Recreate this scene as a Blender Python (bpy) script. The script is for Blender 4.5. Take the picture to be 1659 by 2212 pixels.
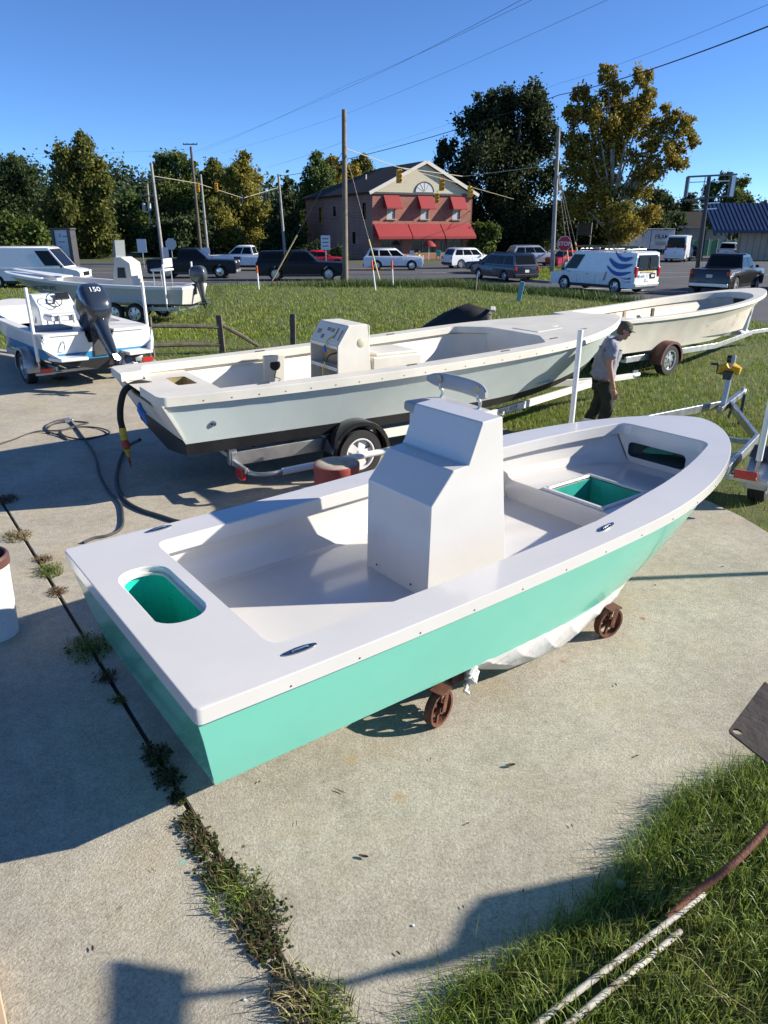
import bpy, bmesh, math, random
import numpy as np
from mathutils import Vector, Matrix
random.seed(7); RNG=np.random.default_rng(11)
for o in list(bpy.data.objects): bpy.data.objects.remove(o)
SC=bpy.context.scene; COL=SC.collection
# ---------------------------------------------------------------- camera
PW,PH,FOC,HOR,CAMH=1659.,2212.,1533.,496.,3.1
PITCH=math.atan((PH/2-HOR)/FOC)
cd=bpy.data.cameras.new('camera'); cam=bpy.data.objects.new('camera',cd); COL.objects.link(cam)
cam.location=(0,0,CAMH); cam.rotation_euler=(math.pi/2-PITCH,0,0)
cd.sensor_fit='VERTICAL'; cd.sensor_height=36; cd.sensor_width=27; cd.lens=FOC/PH*36; cd.clip_start=.05; cd.clip_end=3000
SC.camera=cam
# ---------------------------------------------------------------- sky, sun, exposure
SUN_EL=math.radians(25.5); SUN_D=Vector((.995,.085,0)).normalized()   # towards the sun, on the ground
SUN_AZ=math.atan2(SUN_D.x,SUN_D.y)
w=bpy.data.worlds.new('World'); SC.world=w; w.use_nodes=True; nt=w.node_tree
sky=nt.nodes.new('ShaderNodeTexSky'); sky.sky_type='NISHITA'; sky.sun_disc=False
sky.sun_elevation=SUN_EL; sky.sun_rotation=SUN_AZ; sky.altitude=0; sky.air_density=.58; sky.dust_density=0; sky.ozone_density=8
bg=nt.nodes['Background']; bg.inputs['Strength'].default_value=.106
nt.links.new(sky.outputs[0],bg.inputs['Color'])
sl=bpy.data.lights.new('sun','SUN'); sl.energy=5; sl.angle=math.radians(.53); sl.color=(1,.925,.81)
so=bpy.data.objects.new('sun',sl); COL.objects.link(so)
so.rotation_euler=Vector((SUN_D.x*math.cos(SUN_EL),SUN_D.y*math.cos(SUN_EL),math.sin(SUN_EL))).to_track_quat('Z','Y').to_euler()
vs=SC.view_settings; vs.view_transform='Standard'; vs.look='None'; vs.gamma=1; vs.exposure=.88; vs.use_curve_mapping=False
SC.cycles.max_bounces=6; SC.cycles.transparent_max_bounces=8; SC.cycles.use_denoising=True
# ---------------------------------------------------------------- helpers
_F=Vector((0,math.cos(PITCH),-math.sin(PITCH))); _U=Vector((0,math.sin(PITCH),math.cos(PITCH)))
def ray(x,y): return _F+Vector((1,0,0))*((x-PW/2)/FOC)+_U*((PH/2-y)/FOC)
def g(x,y,z=0):
    d=ray(x,y); return Vector((0,0,CAMH))+d*((z-CAMH)/d.z)
def at(x,y,Y):
    d=ray(x,y); return Vector((0,0,CAMH))+d*(Y/d.y)
def ppm(Y,z=0): return FOC/(Y*math.cos(PITCH)+(CAMH-z)*math.sin(PITCH))
MATS={}
def M(name,col,rough=.5,metal=0,var=0,vs=4,bump=0,bs=60,spec=.5,coat=0,col2=None,island=0,sub=0,wear=None,detail=4):
    if name in MATS: return MATS[name]
    m=bpy.data.materials.new(name); m.use_nodes=True; n=m.node_tree.nodes; l=m.node_tree.links
    b=n['Principled BSDF']; c=(*col,1)
    b.inputs['Base Color'].default_value=c; b.inputs['Roughness'].default_value=rough; b.inputs['Metallic'].default_value=metal
    b.inputs['Specular IOR Level'].default_value=spec; b.inputs['Coat Weight'].default_value=coat; b.inputs['Coat Roughness'].default_value=.06
    tc=n.new('ShaderNodeTexCoord'); last=None
    if var or col2:
        no=n.new('ShaderNodeTexNoise'); no.inputs['Scale'].default_value=vs; no.inputs['Detail'].default_value=detail; no.inputs['Roughness'].default_value=.62
        l.new(tc.outputs['Object'],no.inputs['Vector'])
        r=n.new('ShaderNodeValToRGB'); r.color_ramp.elements[0].position=.32; r.color_ramp.elements[1].position=.68
        a=col2 if col2 else tuple(x*(1-var) for x in col); z=col if col2 else tuple(min(1,x*(1+var*.6)) for x in col)
        r.color_ramp.elements[0].color=(*a,1); r.color_ramp.elements[1].color=(*z,1)
        l.new(no.outputs['Fac'],r.inputs['Fac']); last=r.outputs['Color']
        rr=n.new('ShaderNodeMapRange'); rr.inputs['To Min'].default_value=max(0,rough-.06); rr.inputs['To Max'].default_value=min(1,rough+.1)
        l.new(no.outputs['Fac'],rr.inputs['Value']); l.new(rr.outputs[0],b.inputs['Roughness'])
    if wear:      # (colour, scale, threshold): stains with a shape of their own
        no=n.new('ShaderNodeTexNoise'); no.inputs['Scale'].default_value=wear[1]; no.inputs['Detail'].default_value=6; no.inputs['Roughness'].default_value=.7
        l.new(tc.outputs['Object'],no.inputs['Vector'])
        r=n.new('ShaderNodeValToRGB'); r.color_ramp.elements[0].position=wear[2]; r.color_ramp.elements[1].position=wear[2]+.1
        r.color_ramp.elements[0].color=(0,0,0,1); r.color_ramp.elements[1].color=(1,1,1,1); l.new(no.outputs['Fac'],r.inputs['Fac'])
        mx=n.new('ShaderNodeMix'); mx.data_type='RGBA'; l.new(r.outputs['Color'],mx.inputs['Factor'])
        if last: l.new(last,mx.inputs['A'])
        else: mx.inputs['A'].default_value=c
        mx.inputs['B'].default_value=(*wear[0],1); last=mx.outputs['Result']
    if island:
        ge=n.new('ShaderNodeNewGeometry'); hs=n.new('ShaderNodeHueSaturation')
        mr=n.new('ShaderNodeMapRange'); mr.inputs['To Min'].default_value=1-island; mr.inputs['To Max'].default_value=1+island
        l.new(ge.outputs['Random Per Island'],mr.inputs['Value']); l.new(mr.outputs[0],hs.inputs['Value'])
        mh=n.new('ShaderNodeMath'); mh.operation='MULTIPLY_ADD'; mh.inputs[1].default_value=.06*island; mh.inputs[2].default_value=.5-.03*island
        l.new(ge.outputs['Random Per Island'],mh.inputs[0]); l.new(mh.outputs[0],hs.inputs['Hue'])
        if last: l.new(last,hs.inputs['Color'])
        else: hs.inputs['Color'].default_value=c
        last=hs.outputs['Color']
    if last: l.new(last,b.inputs['Base Color'])
    if bump:
        nb=n.new('ShaderNodeTexNoise'); nb.inputs['Scale'].default_value=bs; nb.inputs['Detail'].default_value=5
        l.new(tc.outputs['Object'],nb.inputs['Vector'])
        bu=n.new('ShaderNodeBump'); bu.inputs['Strength'].default_value=bump; bu.inputs['Distance'].default_value=.02
        l.new(nb.outputs['Fac'],bu.inputs['Height']); l.new(bu.outputs['Normal'],b.inputs['Normal'])
    if sub:       # thin leaf: light passes through
        tr=n.new('ShaderNodeBsdfTranslucent'); mxs=n.new('ShaderNodeMixShader'); mxs.inputs['Fac'].default_value=sub
        if last: l.new(last,tr.inputs['Color'])
        else: tr.inputs['Color'].default_value=c
        out=n['Material Output']; l.new(b.outputs[0],mxs.inputs[1]); l.new(tr.outputs[0],mxs.inputs[2]); l.new(mxs.outputs[0],out.inputs['Surface'])
    MATS[name]=m; return m
def link(name,me,mat,par=None,loc=None):
    o=bpy.data.objects.new(name,me)
    if mat and not me.materials: me.materials.append(mat)
    COL.objects.link(o)
    if par: o.parent=par
    if loc is not None: o.location=loc
    return o
def tag(o,label=None,cat=None,group=None,kind=None):
    if label: o['label']=label
    if cat: o['category']=cat
    if group: o['group']=group
    if kind: o['kind']=kind
    return o
def thing(name,label,cat,loc=(0,0,0),rz=0,group=None):
    o=bpy.data.objects.new(name,None); COL.objects.link(o); o.location=loc; o.rotation_euler=(0,0,rz); o.empty_display_size=.2
    return tag(o,label,cat,group)
def V(*a): return Vector(a)
class MB:
    def __init__(s): s.v=[]; s.f=[]
    def add(s,v,f):
        k=len(s.v); s.v+=[tuple(p) for p in v]; s.f+=[[i+k for i in q] for q in f]; return s
    def box(s,c,d,R=None):
        hx,hy,hz=d[0]/2,d[1]/2,d[2]/2; c=Vector(c)
        P=[Vector((x*hx,y*hy,z*hz)) for x in(-1,1) for y in(-1,1) for z in(-1,1)]
        if R is not None: P=[R@p for p in P]
        return s.add([c+p for p in P],[(0,1,3,2),(4,6,7,5),(0,4,5,1),(2,3,7,6),(0,2,6,4),(1,5,7,3)])
    def bar(s,a,b,w,h,up=(0,0,1)):
        a,b=Vector(a),Vector(b); d=b-a; L=d.length; x=d/L; y=Vector(up).cross(x)
        if y.length<1e-4: y=Vector((0,1,0)).cross(x)
        y.normalize(); z=x.cross(y); R=Matrix((x,y,z)).transposed()
        return s.box((a+b)/2,(L,w,h),R)
    def tube(s,pts,r,n=8,cap=True):
        pts=[Vector(p) for p in pts]; m=len(pts); rs=r if isinstance(r,(list,tuple)) else [r]*m; rings=[]; prev=None
        for i,p in enumerate(pts):
            t=(pts[min(i+1,m-1)]-pts[max(i-1,0)]).normalized()
            if prev is None: a=t.orthogonal().normalized()
            else:
                a=prev-t*prev.dot(t)
                a=a.normalized() if a.length>1e-6 else t.orthogonal().normalized()
            prev=a; b=t.cross(a)
            rings.append([p+a*math.cos(k*2*math.pi/n)*rs[i]+b*math.sin(k*2*math.pi/n)*rs[i] for k in range(n)])
        return s.loft(rings,True,cap)
    def loft(s,rings,close=True,cap=False):
        n=len(rings[0]); v=[p for r in rings for p in r]; f=[]
        for i in range(len(rings)-1):
            for k in range(n if close else n-1):
                a=i*n+k; b=i*n+(k+1)%n; f.append((a,b,b+n,a+n))
        if cap and cap!='end': f.append(tuple(range(n))[::-1])
        if cap: f.append(tuple(range((len(rings)-1)*n,len(rings)*n)))
        return s.add(v,f)
    def prism(s,poly,vec):
        vec=Vector(vec); n=len(poly); P=[Vector(p) for p in poly]
        return s.add(P+[p+vec for p in P],[tuple(range(n))[::-1],tuple(range(n,2*n))]+[(i,(i+1)%n,(i+1)%n+n,i+n) for i in range(n)])
    def lathe(s,prof,n=24,c=(0,0,0),ax='Z',cap=False):
        rings=[]
        for r,h in prof:
            q=[]
            for k in range(n):
                a=2*math.pi*k/n; x,y=r*math.cos(a),r*math.sin(a)
                p={'Z':(x,y,h),'Y':(x,h,y),'X':(h,x,y)}[ax]; q.append((p[0]+c[0],p[1]+c[1],p[2]+c[2]))
            rings.append(q)
        return s.loft(rings,True,cap)
    def mesh(s,name,smooth=True,ang=35):
        me=bpy.data.meshes.new(name); me.from_pydata(s.v,[],s.f); me.validate(); 
        bm=bmesh.new(); bm.from_mesh(me); bmesh.ops.recalc_face_normals(bm,faces=bm.faces); bm.to_mesh(me); bm.free()
        if smooth:
            me.polygons.foreach_set('use_smooth',[True]*len(me.polygons)); me.set_sharp_from_angle(angle=math.radians(ang))
        return me
    def ob(s,name,mat,par=None,smooth=True,bev=0,loc=None,ang=35,seg=2):
        o=link(name,s.mesh(name,smooth,ang),mat,par,loc)
        if bev:
            b=o.modifiers.new('bevel','BEVEL'); b.width=bev; b.segments=seg; b.limit_method='ANGLE'; b.angle_limit=math.radians(30); b.harden_normals=True
        return o
def fill(outer,holes,fn,name,mat,par=None,smooth=False,z_ref=None):
    """flat 2D region with holes, mapped to 3D by fn"""
    bm=bmesh.new(); ed=[]
    for lp in [outer]+holes:
        vs=[bm.verts.new((p[0],p[1],0)) for p in lp]
        ed+=[bm.edges.new((vs[i],vs[(i+1)%len(vs)])) for i in range(len(vs))]
    bmesh.ops.triangle_fill(bm,use_beauty=True,use_dissolve=False,edges=ed,normal=(0,0,1))
    for v in bm.verts: v.co=Vector(fn(v.co.x,v.co.y))
    bmesh.ops.recalc_face_normals(bm,faces=bm.faces)
    me=bpy.data.meshes.new(name); bm.to_mesh(me); bm.free()
    if smooth: me.polygons.foreach_set('use_smooth',[True]*len(me.polygons)); me.set_sharp_from_angle(angle=math.radians(30))
    if mat is None: return me
    return link(name,me,mat,par)
def npmesh(name,v,f,mat,par=None,loc=None,smooth=False):
    me=bpy.data.meshes.new(name); v=np.asarray(v,np.float32); f=np.asarray(f,np.int32); k=f.shape[1]
    me.vertices.add(len(v)); me.vertices.foreach_set('co',v.ravel())
    me.loops.add(f.size); me.loops.foreach_set('vertex_index',f.ravel())
    me.polygons.add(len(f)); me.polygons.foreach_set('loop_start',np.arange(0,f.size,k,dtype=np.int32)); me.polygons.foreach_set('loop_total',np.full(len(f),k,np.int32))
    me.update(calc_edges=True)
    if smooth: me.polygons.foreach_set('use_smooth',[True]*len(me.polygons))
    return link(name,me,mat,par,loc)
def text(txt,size,mat,par,mw,name='lettering',ext=.002,shear=0,bold=.0):
    cu=bpy.data.curves.new('t','FONT'); cu.body=txt; cu.size=size; cu.extrude=ext; cu.align_x='CENTER'; cu.align_y='CENTER'; cu.shear=shear; cu.offset=bold; cu.resolution_u=3
    t=bpy.data.objects.new('t',cu); COL.objects.link(t); bpy.context.view_layer.update()
    me=bpy.data.meshes.new_from_object(t.evaluated_get(bpy.context.evaluated_depsgraph_get())); bpy.data.objects.remove(t)
    o=link(name,me,None,par); me.materials.clear(); me.materials.append(mat); o.matrix_local=mw; return o
def frame(o,x,y):        # matrix with origin o, text direction x, up y
    o,x,y=Vector(o),Vector(x).normalized(),Vector(y); z=x.cross(y).normalized(); y=z.cross(x)
    m=Matrix((x,y,z)).transposed().to_4x4(); m.translation=o; return m
def copytree(o,par=None):
    c=o.copy(); COL.objects.link(c); c.parent=par
    for ch in o.children: copytree(ch,c)
    return c
def stadium(cx,cy,hx,hy,r,n=6):
    P=[]
    for sx,sy,a0 in((1,1,0),(-1,1,90),(-1,-1,180),(1,-1,270)):
        for k in range(n+1):
            a=math.radians(a0+90*k/n); P.append((cx+sx*(hx-r)+r*math.cos(a),cy+sy*(hy-r)+r*math.sin(a)))
    return P
def catmull(P,n=8):
    P=[Vector(p) for p in P]; Q=[P[0]*2-P[1]]+P+[P[-1]*2-P[-2]]; out=[]
    for i in range(1,len(Q)-2):
        for k in range(n):
            t=k/n; a,b,c,d=Q[i-1:i+3]
            out.append(.5*((2*b)+(c-a)*t+(2*a-5*b+4*c-d)*t*t+(3*b-a-3*c+d)*t**3))
    return out+[P[-1]]
# ---------------------------------------------------------------- materials
gel=M('white_gelcoat',(.63,.615,.585),.16,coat=.5,var=.05,vs=1.1,bump=.02,bs=6,wear=((.6,.59,.56),2.3,.6))
gelold=M('aged_gelcoat',(.66,.63,.54),.5,var=.08,vs=2.2,bump=.03,bs=40,wear=((.45,.36,.22),5,.7))
teal=M('teal_gelcoat',(.17,.59,.46),.16,coat=.6,var=.035,vs=1.3,bump=.02,bs=5)
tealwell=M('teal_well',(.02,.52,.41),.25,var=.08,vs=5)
aqua=M('aqua_hull',(.5,.56,.53),.45,var=.06,vs=2,wear=((.5,.55,.5),3,.7))
blackbot=M('black_bottom_paint',(.012,.013,.015),.55,var=.3,vs=3,wear=((.05,.055,.06),5,.62))
cream=M('cream_hull',(.6,.57,.47),.6,var=.12,vs=1.5,wear=((.42,.35,.24),4,.66))
chrome=M('chrome',(.42,.41,.40),.22,1)
galv=M('galvanised',(.42,.44,.46),.42,1,var=.2,vs=9)
alum=M('aluminium',(.68,.68,.66),.38,1,var=.08,vs=6)
whitepvc=M('white_pvc',(.78,.77,.74),.4,var=.05,vs=3)
rubber=M('rubber',(.018,.018,.019),.75,var=.2,vs=8,bump=.1,bs=90)
blackpl=M('black_plastic',(.014,.014,.016),.3,var=.2,vs=6)
whitepaint=M('white_paint',(.76,.77,.78),.25,coat=.6,var=.03)
blackpaint=M('black_car_paint',(.005,.006,.008),.35,coat=.1,spec=.3)
glass=M('car_glass',(.006,.008,.009),.12,spec=.2)
redlens=M('red_lens',(.45,.012,.012),.18,coat=.5)
clearlens=M('clear_lens',(.75,.76,.78),.12,coat=.5)
rust=M('rusty_iron',(.15,.06,.035),.75,.3,var=.45,vs=14,bump=.3,bs=60)
brownwood=M('brown_painted_timber',(.085,.032,.024),.6,var=.3,vs=8,bump=.15,bs=30)
oldwood=M('weathered_timber',(.12,.1,.08),.85,var=.45,vs=7,bump=.4,bs=40)
polewood=M('pole_timber',(.2,.165,.125),.85,var=.3,vs=3,bump=.3,bs=30)
polegrey=M('pole_timber_grey',(.3,.29,.27),.85,var=.25,vs=3,bump=.3,bs=30)
darkgrey=M('dark_grey',(.05,.052,.056),.5,var=.15)
# ================================================================ setting
gd=(RNG.random(1)[0])
M('asphalt',(.075,.076,.08),.85,var=.22,vs=.35,bump=.25,bs=120)
M('soil_grass',(.05,.075,.018),.95,col2=(.085,.085,.03),vs=.5,bump=.4,bs=20)
SPOTS=[((1387,1336),.05,(.30,.11,.04),.8),((1215,1428),.05,(.30,.11,.04),.7),((862,1722),.09,(.40,.24,.09),.6),((760,1640),.10,(.42,.30,.14),.45),((395,1862),.06,(.16,.5,.40),.5),((525,1828),.022,(.07,.055,.05),.9),((520,1856),.026,(.07,.055,.05),.85),((510,1842),.016,(.07,.055,.05),.8),((258,1962),.03,(.16,.12,.12),.7),((232,1978),.025,(.16,.12,.12),.6),((160,1992),.022,(.15,.11,.11),.7),((412,1957),.014,(.14,.11,.10),.7),((590,2150),.03,(.14,.11,.10),.7),((572,2172),.02,(.14,.11,.10),.7),((1480,1290),.08,(.4,.37,.31),.5),((1290,1560),.12,(.52,.48,.38),.5),((1500,1420),.14,(.5,.47,.38),.5),((940,2170),.02,(.1,.06,.05),.8),((700,1690),.05,(.2,.17,.14),.4),((180,1080),.25,(.2,.19,.17),.35),((60,1000),.3,(.22,.2,.18),.35),((300,880),.3,(.24,.22,.19),.4)]
def concrete_mat(name,groove):
    m=bpy.data.materials.new(name); m.use_nodes=True; n=m.node_tree.nodes; l=m.node_tree.links; b=n['Principled BSDF']; b.inputs['Roughness'].default_value=.88; b.inputs['Specular IOR Level'].default_value=.25
    tc=n.new('ShaderNodeTexCoord')
    def noise(s,d,r=.6):
        q=n.new('ShaderNodeTexNoise'); q.inputs['Scale'].default_value=s; q.inputs['Detail'].default_value=d; q.inputs['Roughness'].default_value=r; l.new(tc.outputs['Object'],q.inputs['Vector']); return q
    def ramp(src,p0,c0,p1,c1):
        r=n.new('ShaderNodeValToRGB'); e=r.color_ramp.elements; e[0].position=p0; e[0].color=(*c0,1); e[1].position=p1; e[1].color=(*c1,1); l.new(src,r.inputs['Fac']); return r.outputs['Color']
    def mix(a,bb,f,mode='MIX'):
        x=n.new('ShaderNodeMix'); x.data_type='RGBA'; x.blend_type=mode
        l.new(a,x.inputs['A']); l.new(bb,x.inputs['B']) if not isinstance(bb,tuple) else setattr(x.inputs['B'],'default_value',(*bb,1))
        l.new(f,x.inputs['Factor']) if not isinstance(f,float) else setattr(x.inputs['Factor'],'default_value',f); return x.outputs['Result']
    base=ramp(noise(.9,6,.65).outputs['Fac'],.3,(.38,.345,.275),.7,(.54,.495,.40))
    fine=ramp(noise(62,4,.75).outputs['Fac'],.36,(.52,.5,.46),.6,(1.12,1.12,1.12)); c=mix(base,fine,.6,'MULTIPLY')
    med=ramp(noise(14,6,.7).outputs['Fac'],.35,(.78,.77,.75),.65,(1.08,1.08,1.08)); c=mix(c,med,.8,'MULTIPLY')
    pit=ramp(noise(105,2,.5).outputs['Fac'],.67,(0,0,0),.72,(.8,.8,.8)); c=mix(c,(.12,.105,.09),pit)
    yel=ramp(noise(1.3,5,.6).outputs['Fac'],.52,(0,0,0),.75,(.45,.45,.45)); c=mix(c,(.46,.37,.21),yel)
    rs=ramp(noise(2.1,7,.72).outputs['Fac'],.69,(0,0,0),.76,(.5,.5,.5)); c=mix(c,(.33,.18,.09),rs)
    dk=ramp(noise(2.9,8,.78).outputs['Fac'],.64,(0,0,0),.72,(.55,.55,.55)); c=mix(c,(.17,.155,.14),dk)
    wob=noise(9,6,.75); wob2=noise(45,3,.7)
    for (px_,py_),r_,col,amt in SPOTS:
        q=g(px_,py_,.03); vd=n.new('ShaderNodeVectorMath'); vd.operation='DISTANCE'; vd.inputs[1].default_value=(q.x,q.y,.03); l.new(tc.outputs['Object'],vd.inputs[0])
        ad=n.new('ShaderNodeMath'); ad.operation='MULTIPLY_ADD'; ad.inputs[1].default_value=1.6*r_; l.new(wob.outputs['Fac'],ad.inputs[0]); l.new(vd.outputs['Value'],ad.inputs[2])
        ad2=n.new('ShaderNodeMath'); ad2.operation='MULTIPLY_ADD'; ad2.inputs[1].default_value=.7*r_; l.new(wob2.outputs['Fac'],ad2.inputs[0]); l.new(ad.outputs[0],ad2.inputs[2])
        c=mix(c,col,ramp(ad2.outputs[0],r_*1.25,(amt,)*3,r_*1.75,(0,0,0)))
    l.new(c,b.inputs['Base Color'])
    bu=n.new('ShaderNodeBump'); bu.inputs['Strength'].default_value=.75; bu.inputs['Distance'].default_value=.008; l.new(noise(75,5,.75).outputs['Fac'],bu.inputs['Height'])
    if groove:
        wv=n.new('ShaderNodeTexWave'); wv.inputs['Scale'].default_value=17; wv.inputs['Distortion'].default_value=9; wv.inputs['Detail'].default_value=5; wv.inputs['Detail Scale'].default_value=2.5; wv.bands_direction='Y'
        mp=n.new('ShaderNodeMapping'); mp.inputs['Rotation'].default_value=(0,0,-.62); l.new(tc.outputs['Object'],mp.inputs['Vector']); l.new(mp.outputs[0],wv.inputs['Vector'])
        b2=n.new('ShaderNodeBump'); b2.inputs['Strength'].default_value=.22; b2.inputs['Distance'].default_value=.006; l.new(wv.outputs['Fac'],b2.inputs['Height']); l.new(bu.outputs[0],b2.inputs['Normal']); l.new(b2.outputs[0],b.inputs['Normal'])
    else: l.new(bu.outputs[0],b.inputs['Normal'])
    MATS[name]=m; return m
conc=concrete_mat('broom_finished_concrete',True); conc2=concrete_mat('exposed_aggregate_concrete',False)
def sheet(name,poly,z,mat,kind='structure',th=0):
    mb=MB(); n=len(poly)
    if th: mb.prism([(p[0],p[1],z-th) for p in poly],(0,0,th))
    else: mb.add([(p[0],p[1],z) for p in poly],[tuple(range(n))])
    o=mb.ob(name,mat,smooth=False); o['kind']=kind; return o
sheet('ground',[(-1500,-300),(1500,-300),(1500,2400),(-1500,2400)],-.06,MATS['soil_grass'])
sheet('road',[(-400,45.6),(4.9,45.8),(7.65,40.8),(10.44,36.6),(12.62,31.8),(14,24),(16,10),(60,10),(60,60),(120,75),(120,128),(22,128),(13,75.5),(-400,70)],-.04,MATS['asphalt'])
M('road_paint',(.6,.6,.56),.7,var=.3,vs=3); M('road_paint_yellow',(.6,.42,.06),.7,var=.3,vs=3)
k=0
def marking(a,b,wd,mat):
    a,b=Vector((*a,0)),Vector((*b,0)); d=(b-a).normalized(); nn=Vector((-d.y,d.x,0))*wd/2
    o=sheet('road_marking',[(a+nn)[:],(b+nn)[:],(b-nn)[:],(a-nn)[:]],-.034,MATS[mat]); return o
for x0 in range(-60,40,9): marking((x0,58.6),(x0+3.2,58.6),.14,'road_paint')
marking((-90,47.6),(-4,47.6),.13,'road_paint'); marking((-120,64.2),(0,64.2),.13,'road_paint_yellow'); marking((-120,64.5),(0,64.5),.13,'road_paint_yellow')
marking((9.5,43.6),(16.5,40.2),.35,'road_paint'); marking((17.5,52),(40,60),.13,'road_paint')
# far kerb and grass verge
M('kerb_concrete',(.3,.29,.27),.85,var=.2,vs=1)
for (a,b) in (((-150,70.1),(-14,72.4)),((10.5,46.8),(13.0,52.5)),((13,52.5),(15.6,64.5)),((9.0,49.0),(10.5,46.8))):
    mb=MB().bar((*a,.03),(*b,.03),.18,.16); o=mb.ob('kerb',MATS['kerb_concrete'],bev=.02); o['kind']='structure'
M('lawn_soil',(.06,.095,.016),.95,col2=(.10,.105,.03),vs=.7,bump=.5,bs=30)
sheet('verge',[(9.1,49.0),(10.55,46.9),(13,52.5),(15.6,64.5),(12.5,63)],0.0,MATS['lawn_soil'],th=.05)
PADE=[(4.6,3.5),(4.28,6.6),(4.12,7.6),(3.85,8.4),(2.9,10.2),(1.9,11.6),(-1.2,14.4),(-6.4,17.3),(-11,20.2)]
sheet('lawn',PADE+[(-40,24),(-40,46.0),(-19.5,46.4),(4.9,45.4),(7.65,40.4),(10.44,36.2),(12.62,31.4),(14,24),(16,10),(16,3.0)],0.0,MATS['lawn_soil'],th=.05)
NEARG=[(-.02,1.62),(.30,2.06),(.75,2.30),(1.18,2.62),(1.66,3.14),(2.45,3.55),(4.6,3.5),(16,3.0),(16,-4),(-.02,-4)]
sheet('lawn',NEARG,0.005,MATS['lawn_soil'],th=.05)
# joint A runs along the weeds, joint B crosses it
JA,JB=Vector((-4.74,8.19,0)),Vector((-.44,2.2,0)); jd=(JB-JA).normalized(); jn=Vector((jd.y,-jd.x,0))   # jn points left/back
if jn.x>0: jn=-jn
def clip(poly,p,nrm,off):
    out=[]
    for i in range(len(poly)):
        a,b=Vector((*poly[i][:2],0)),Vector((*poly[(i+1)%len(poly)][:2],0)); da,db=(a-p).dot(nrm)-off,(b-p).dot(nrm)-off
        if da>=0: out.append(a[:2])
        if da*db<0: out.append((a+(b-a)*(da/(da-db)))[:2])
    return out
PAD=[(-.02,-3),(-.02,1.62),(.30,2.06),(.75,2.30),(1.18,2.62),(1.66,3.14),(2.45,3.55)]+PADE+[(-16,20.2),(-16,-3)]
Q0=g(60,948); qd=Vector((.83,.5,0)).normalized(); qn=Vector((-qd.y,qd.x,0))
Q1=Vector((-2.45,1.1,0)); wd=Vector((.78,.62,0)).normalized()
k=0
pad=thing('concrete_pad',None,None); pad['kind']='structure'
for sa,matc in((1,conc),(-1,conc2)):
    for sb in(1,-1):
        po=clip(clip(PAD,JA,jn*sa,.014),Q0,qn*sb,.008)
        if len(po)<3: continue
        mb=MB().prism([(p[0],p[1],-.1) for p in po],(0,0,.13)); mb.ob('concrete_slab',matc,pad,smooth=False,bev=.008,seg=1)
M('joint_dirt',(.05,.04,.028),.95,var=.4,vs=20,bump=.6,bs=80)
sheet('joint_soil',PAD,.008,MATS['joint_dirt'])
# wooded hill on the left horizon
mb=MB(); R=[]
for i in range(25):
    x=-330+i*13; R.append((x,V))
hv=[];hf=[]
for i in range(30):
    x=-420+i*13.4
    for j in range(6):
        yy=190+j*30; hgt=(16*math.exp(-((x+150)/70)**2)+6*math.exp(-((x+250)/60)**2))*math.sin(math.pi*(j+.6)/6.5)
        hv.append((x,yy,hgt-.5))
for i in range(29):
    for j in range(5): hf.append((i*6+j,(i+1)*6+j,(i+1)*6+j+1,i*6+j+1))
o=MB().add(hv,hf).ob('hill',MATS['soil_grass']); o['kind']='structure'
# ================================================================ boats: shared builders
def offset2d(lp,d):
    n=len(lp); out=[]
    for i in range(n):
        a,b,c=Vector(lp[i-1]),Vector(lp[i]),Vector(lp[(i+1)%n]); t=((b-a).normalized()+(c-b).normalized())
        if t.length<1e-6: t=(c-b)
        t.normalize(); out.append((b.x+t.y*d,b.y-t.x*d))
    return out
def area2(lp): return sum(lp[i-1][0]*lp[i][1]-lp[i][0]*lp[i-1][1] for i in range(len(lp)))/2
def frommesh(me):
    m=MB(); m.add([v.co[:] for v in me.vertices],[tuple(p.vertices) for p in me.polygons]); return m
def merge(o,d=2e-4):
    bm=bmesh.new(); bm.from_mesh(o.data); bmesh.ops.remove_doubles(bm,verts=bm.verts,dist=d); bmesh.ops.recalc_face_normals(bm,faces=bm.faces); bm.to_mesh(o.data); bm.free()
    o.data.set_sharp_from_angle(angle=math.radians(38)); return o
def outline(L,hb,n=34,corner=.06):
    """2D loop (s,n) round the sheer: stern starboard corner -> bow -> port"""
    ts=[1-(1-i/n)**1.8 for i in range(n+1)]; c=corner
    S=[(0,hb(0)-c),(c*.3,hb(0)-c*.3),(c,hb(c/L))]+[(t*L,hb(t)) for t in ts if t*L>c*1.5 and t<.9995]
    P=[(s,-q) for s,q in S][::-1]
    return S+[(L,0)]+P
def deck(name,mat,par,L,hb,zf,holes,rim=.09,rnd=.014,inset=.03,corner=.06,lips=(),notch=None):
    lp=outline(L,hb,corner=corner)
    if notch: lp=lp+notch[::-1] if False else lp+notch
    if area2(lp)<0: lp=lp[::-1]
    A=offset2d(lp,-rnd) ; Z=lambda s:zf(min(max(s/L,0),1))
    m3=lambda q,dz=0:[(s,-n_,Z(s)+dz) for s,n_ in q]
    me=fill(A,holes,lambda x,y:(x,-y,Z(x)),name,None); mb=frommesh(me)
    B=lp; D=offset2d(lp,-inset)
    mid=offset2d(lp,-rnd*.3)
    mb.loft([m3(A),m3(mid,-rnd*.3),m3(B,-rnd),m3(B,-rim),m3(D,-rim)],True)
    for h,dep in zip(holes,lips):
        if dep:
            if area2(h)<0: h=h[::-1]
            mb.loft([m3(h),m3(offset2d(h,-.008),-.008),m3(offset2d(h,-.008),-dep)],True)
    o=merge(mb.ob(name,mat,par)); wn=o.modifiers.new('wn','WEIGHTED_NORMAL'); wn.weight=100; wn.keep_sharp=True; return o
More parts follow.
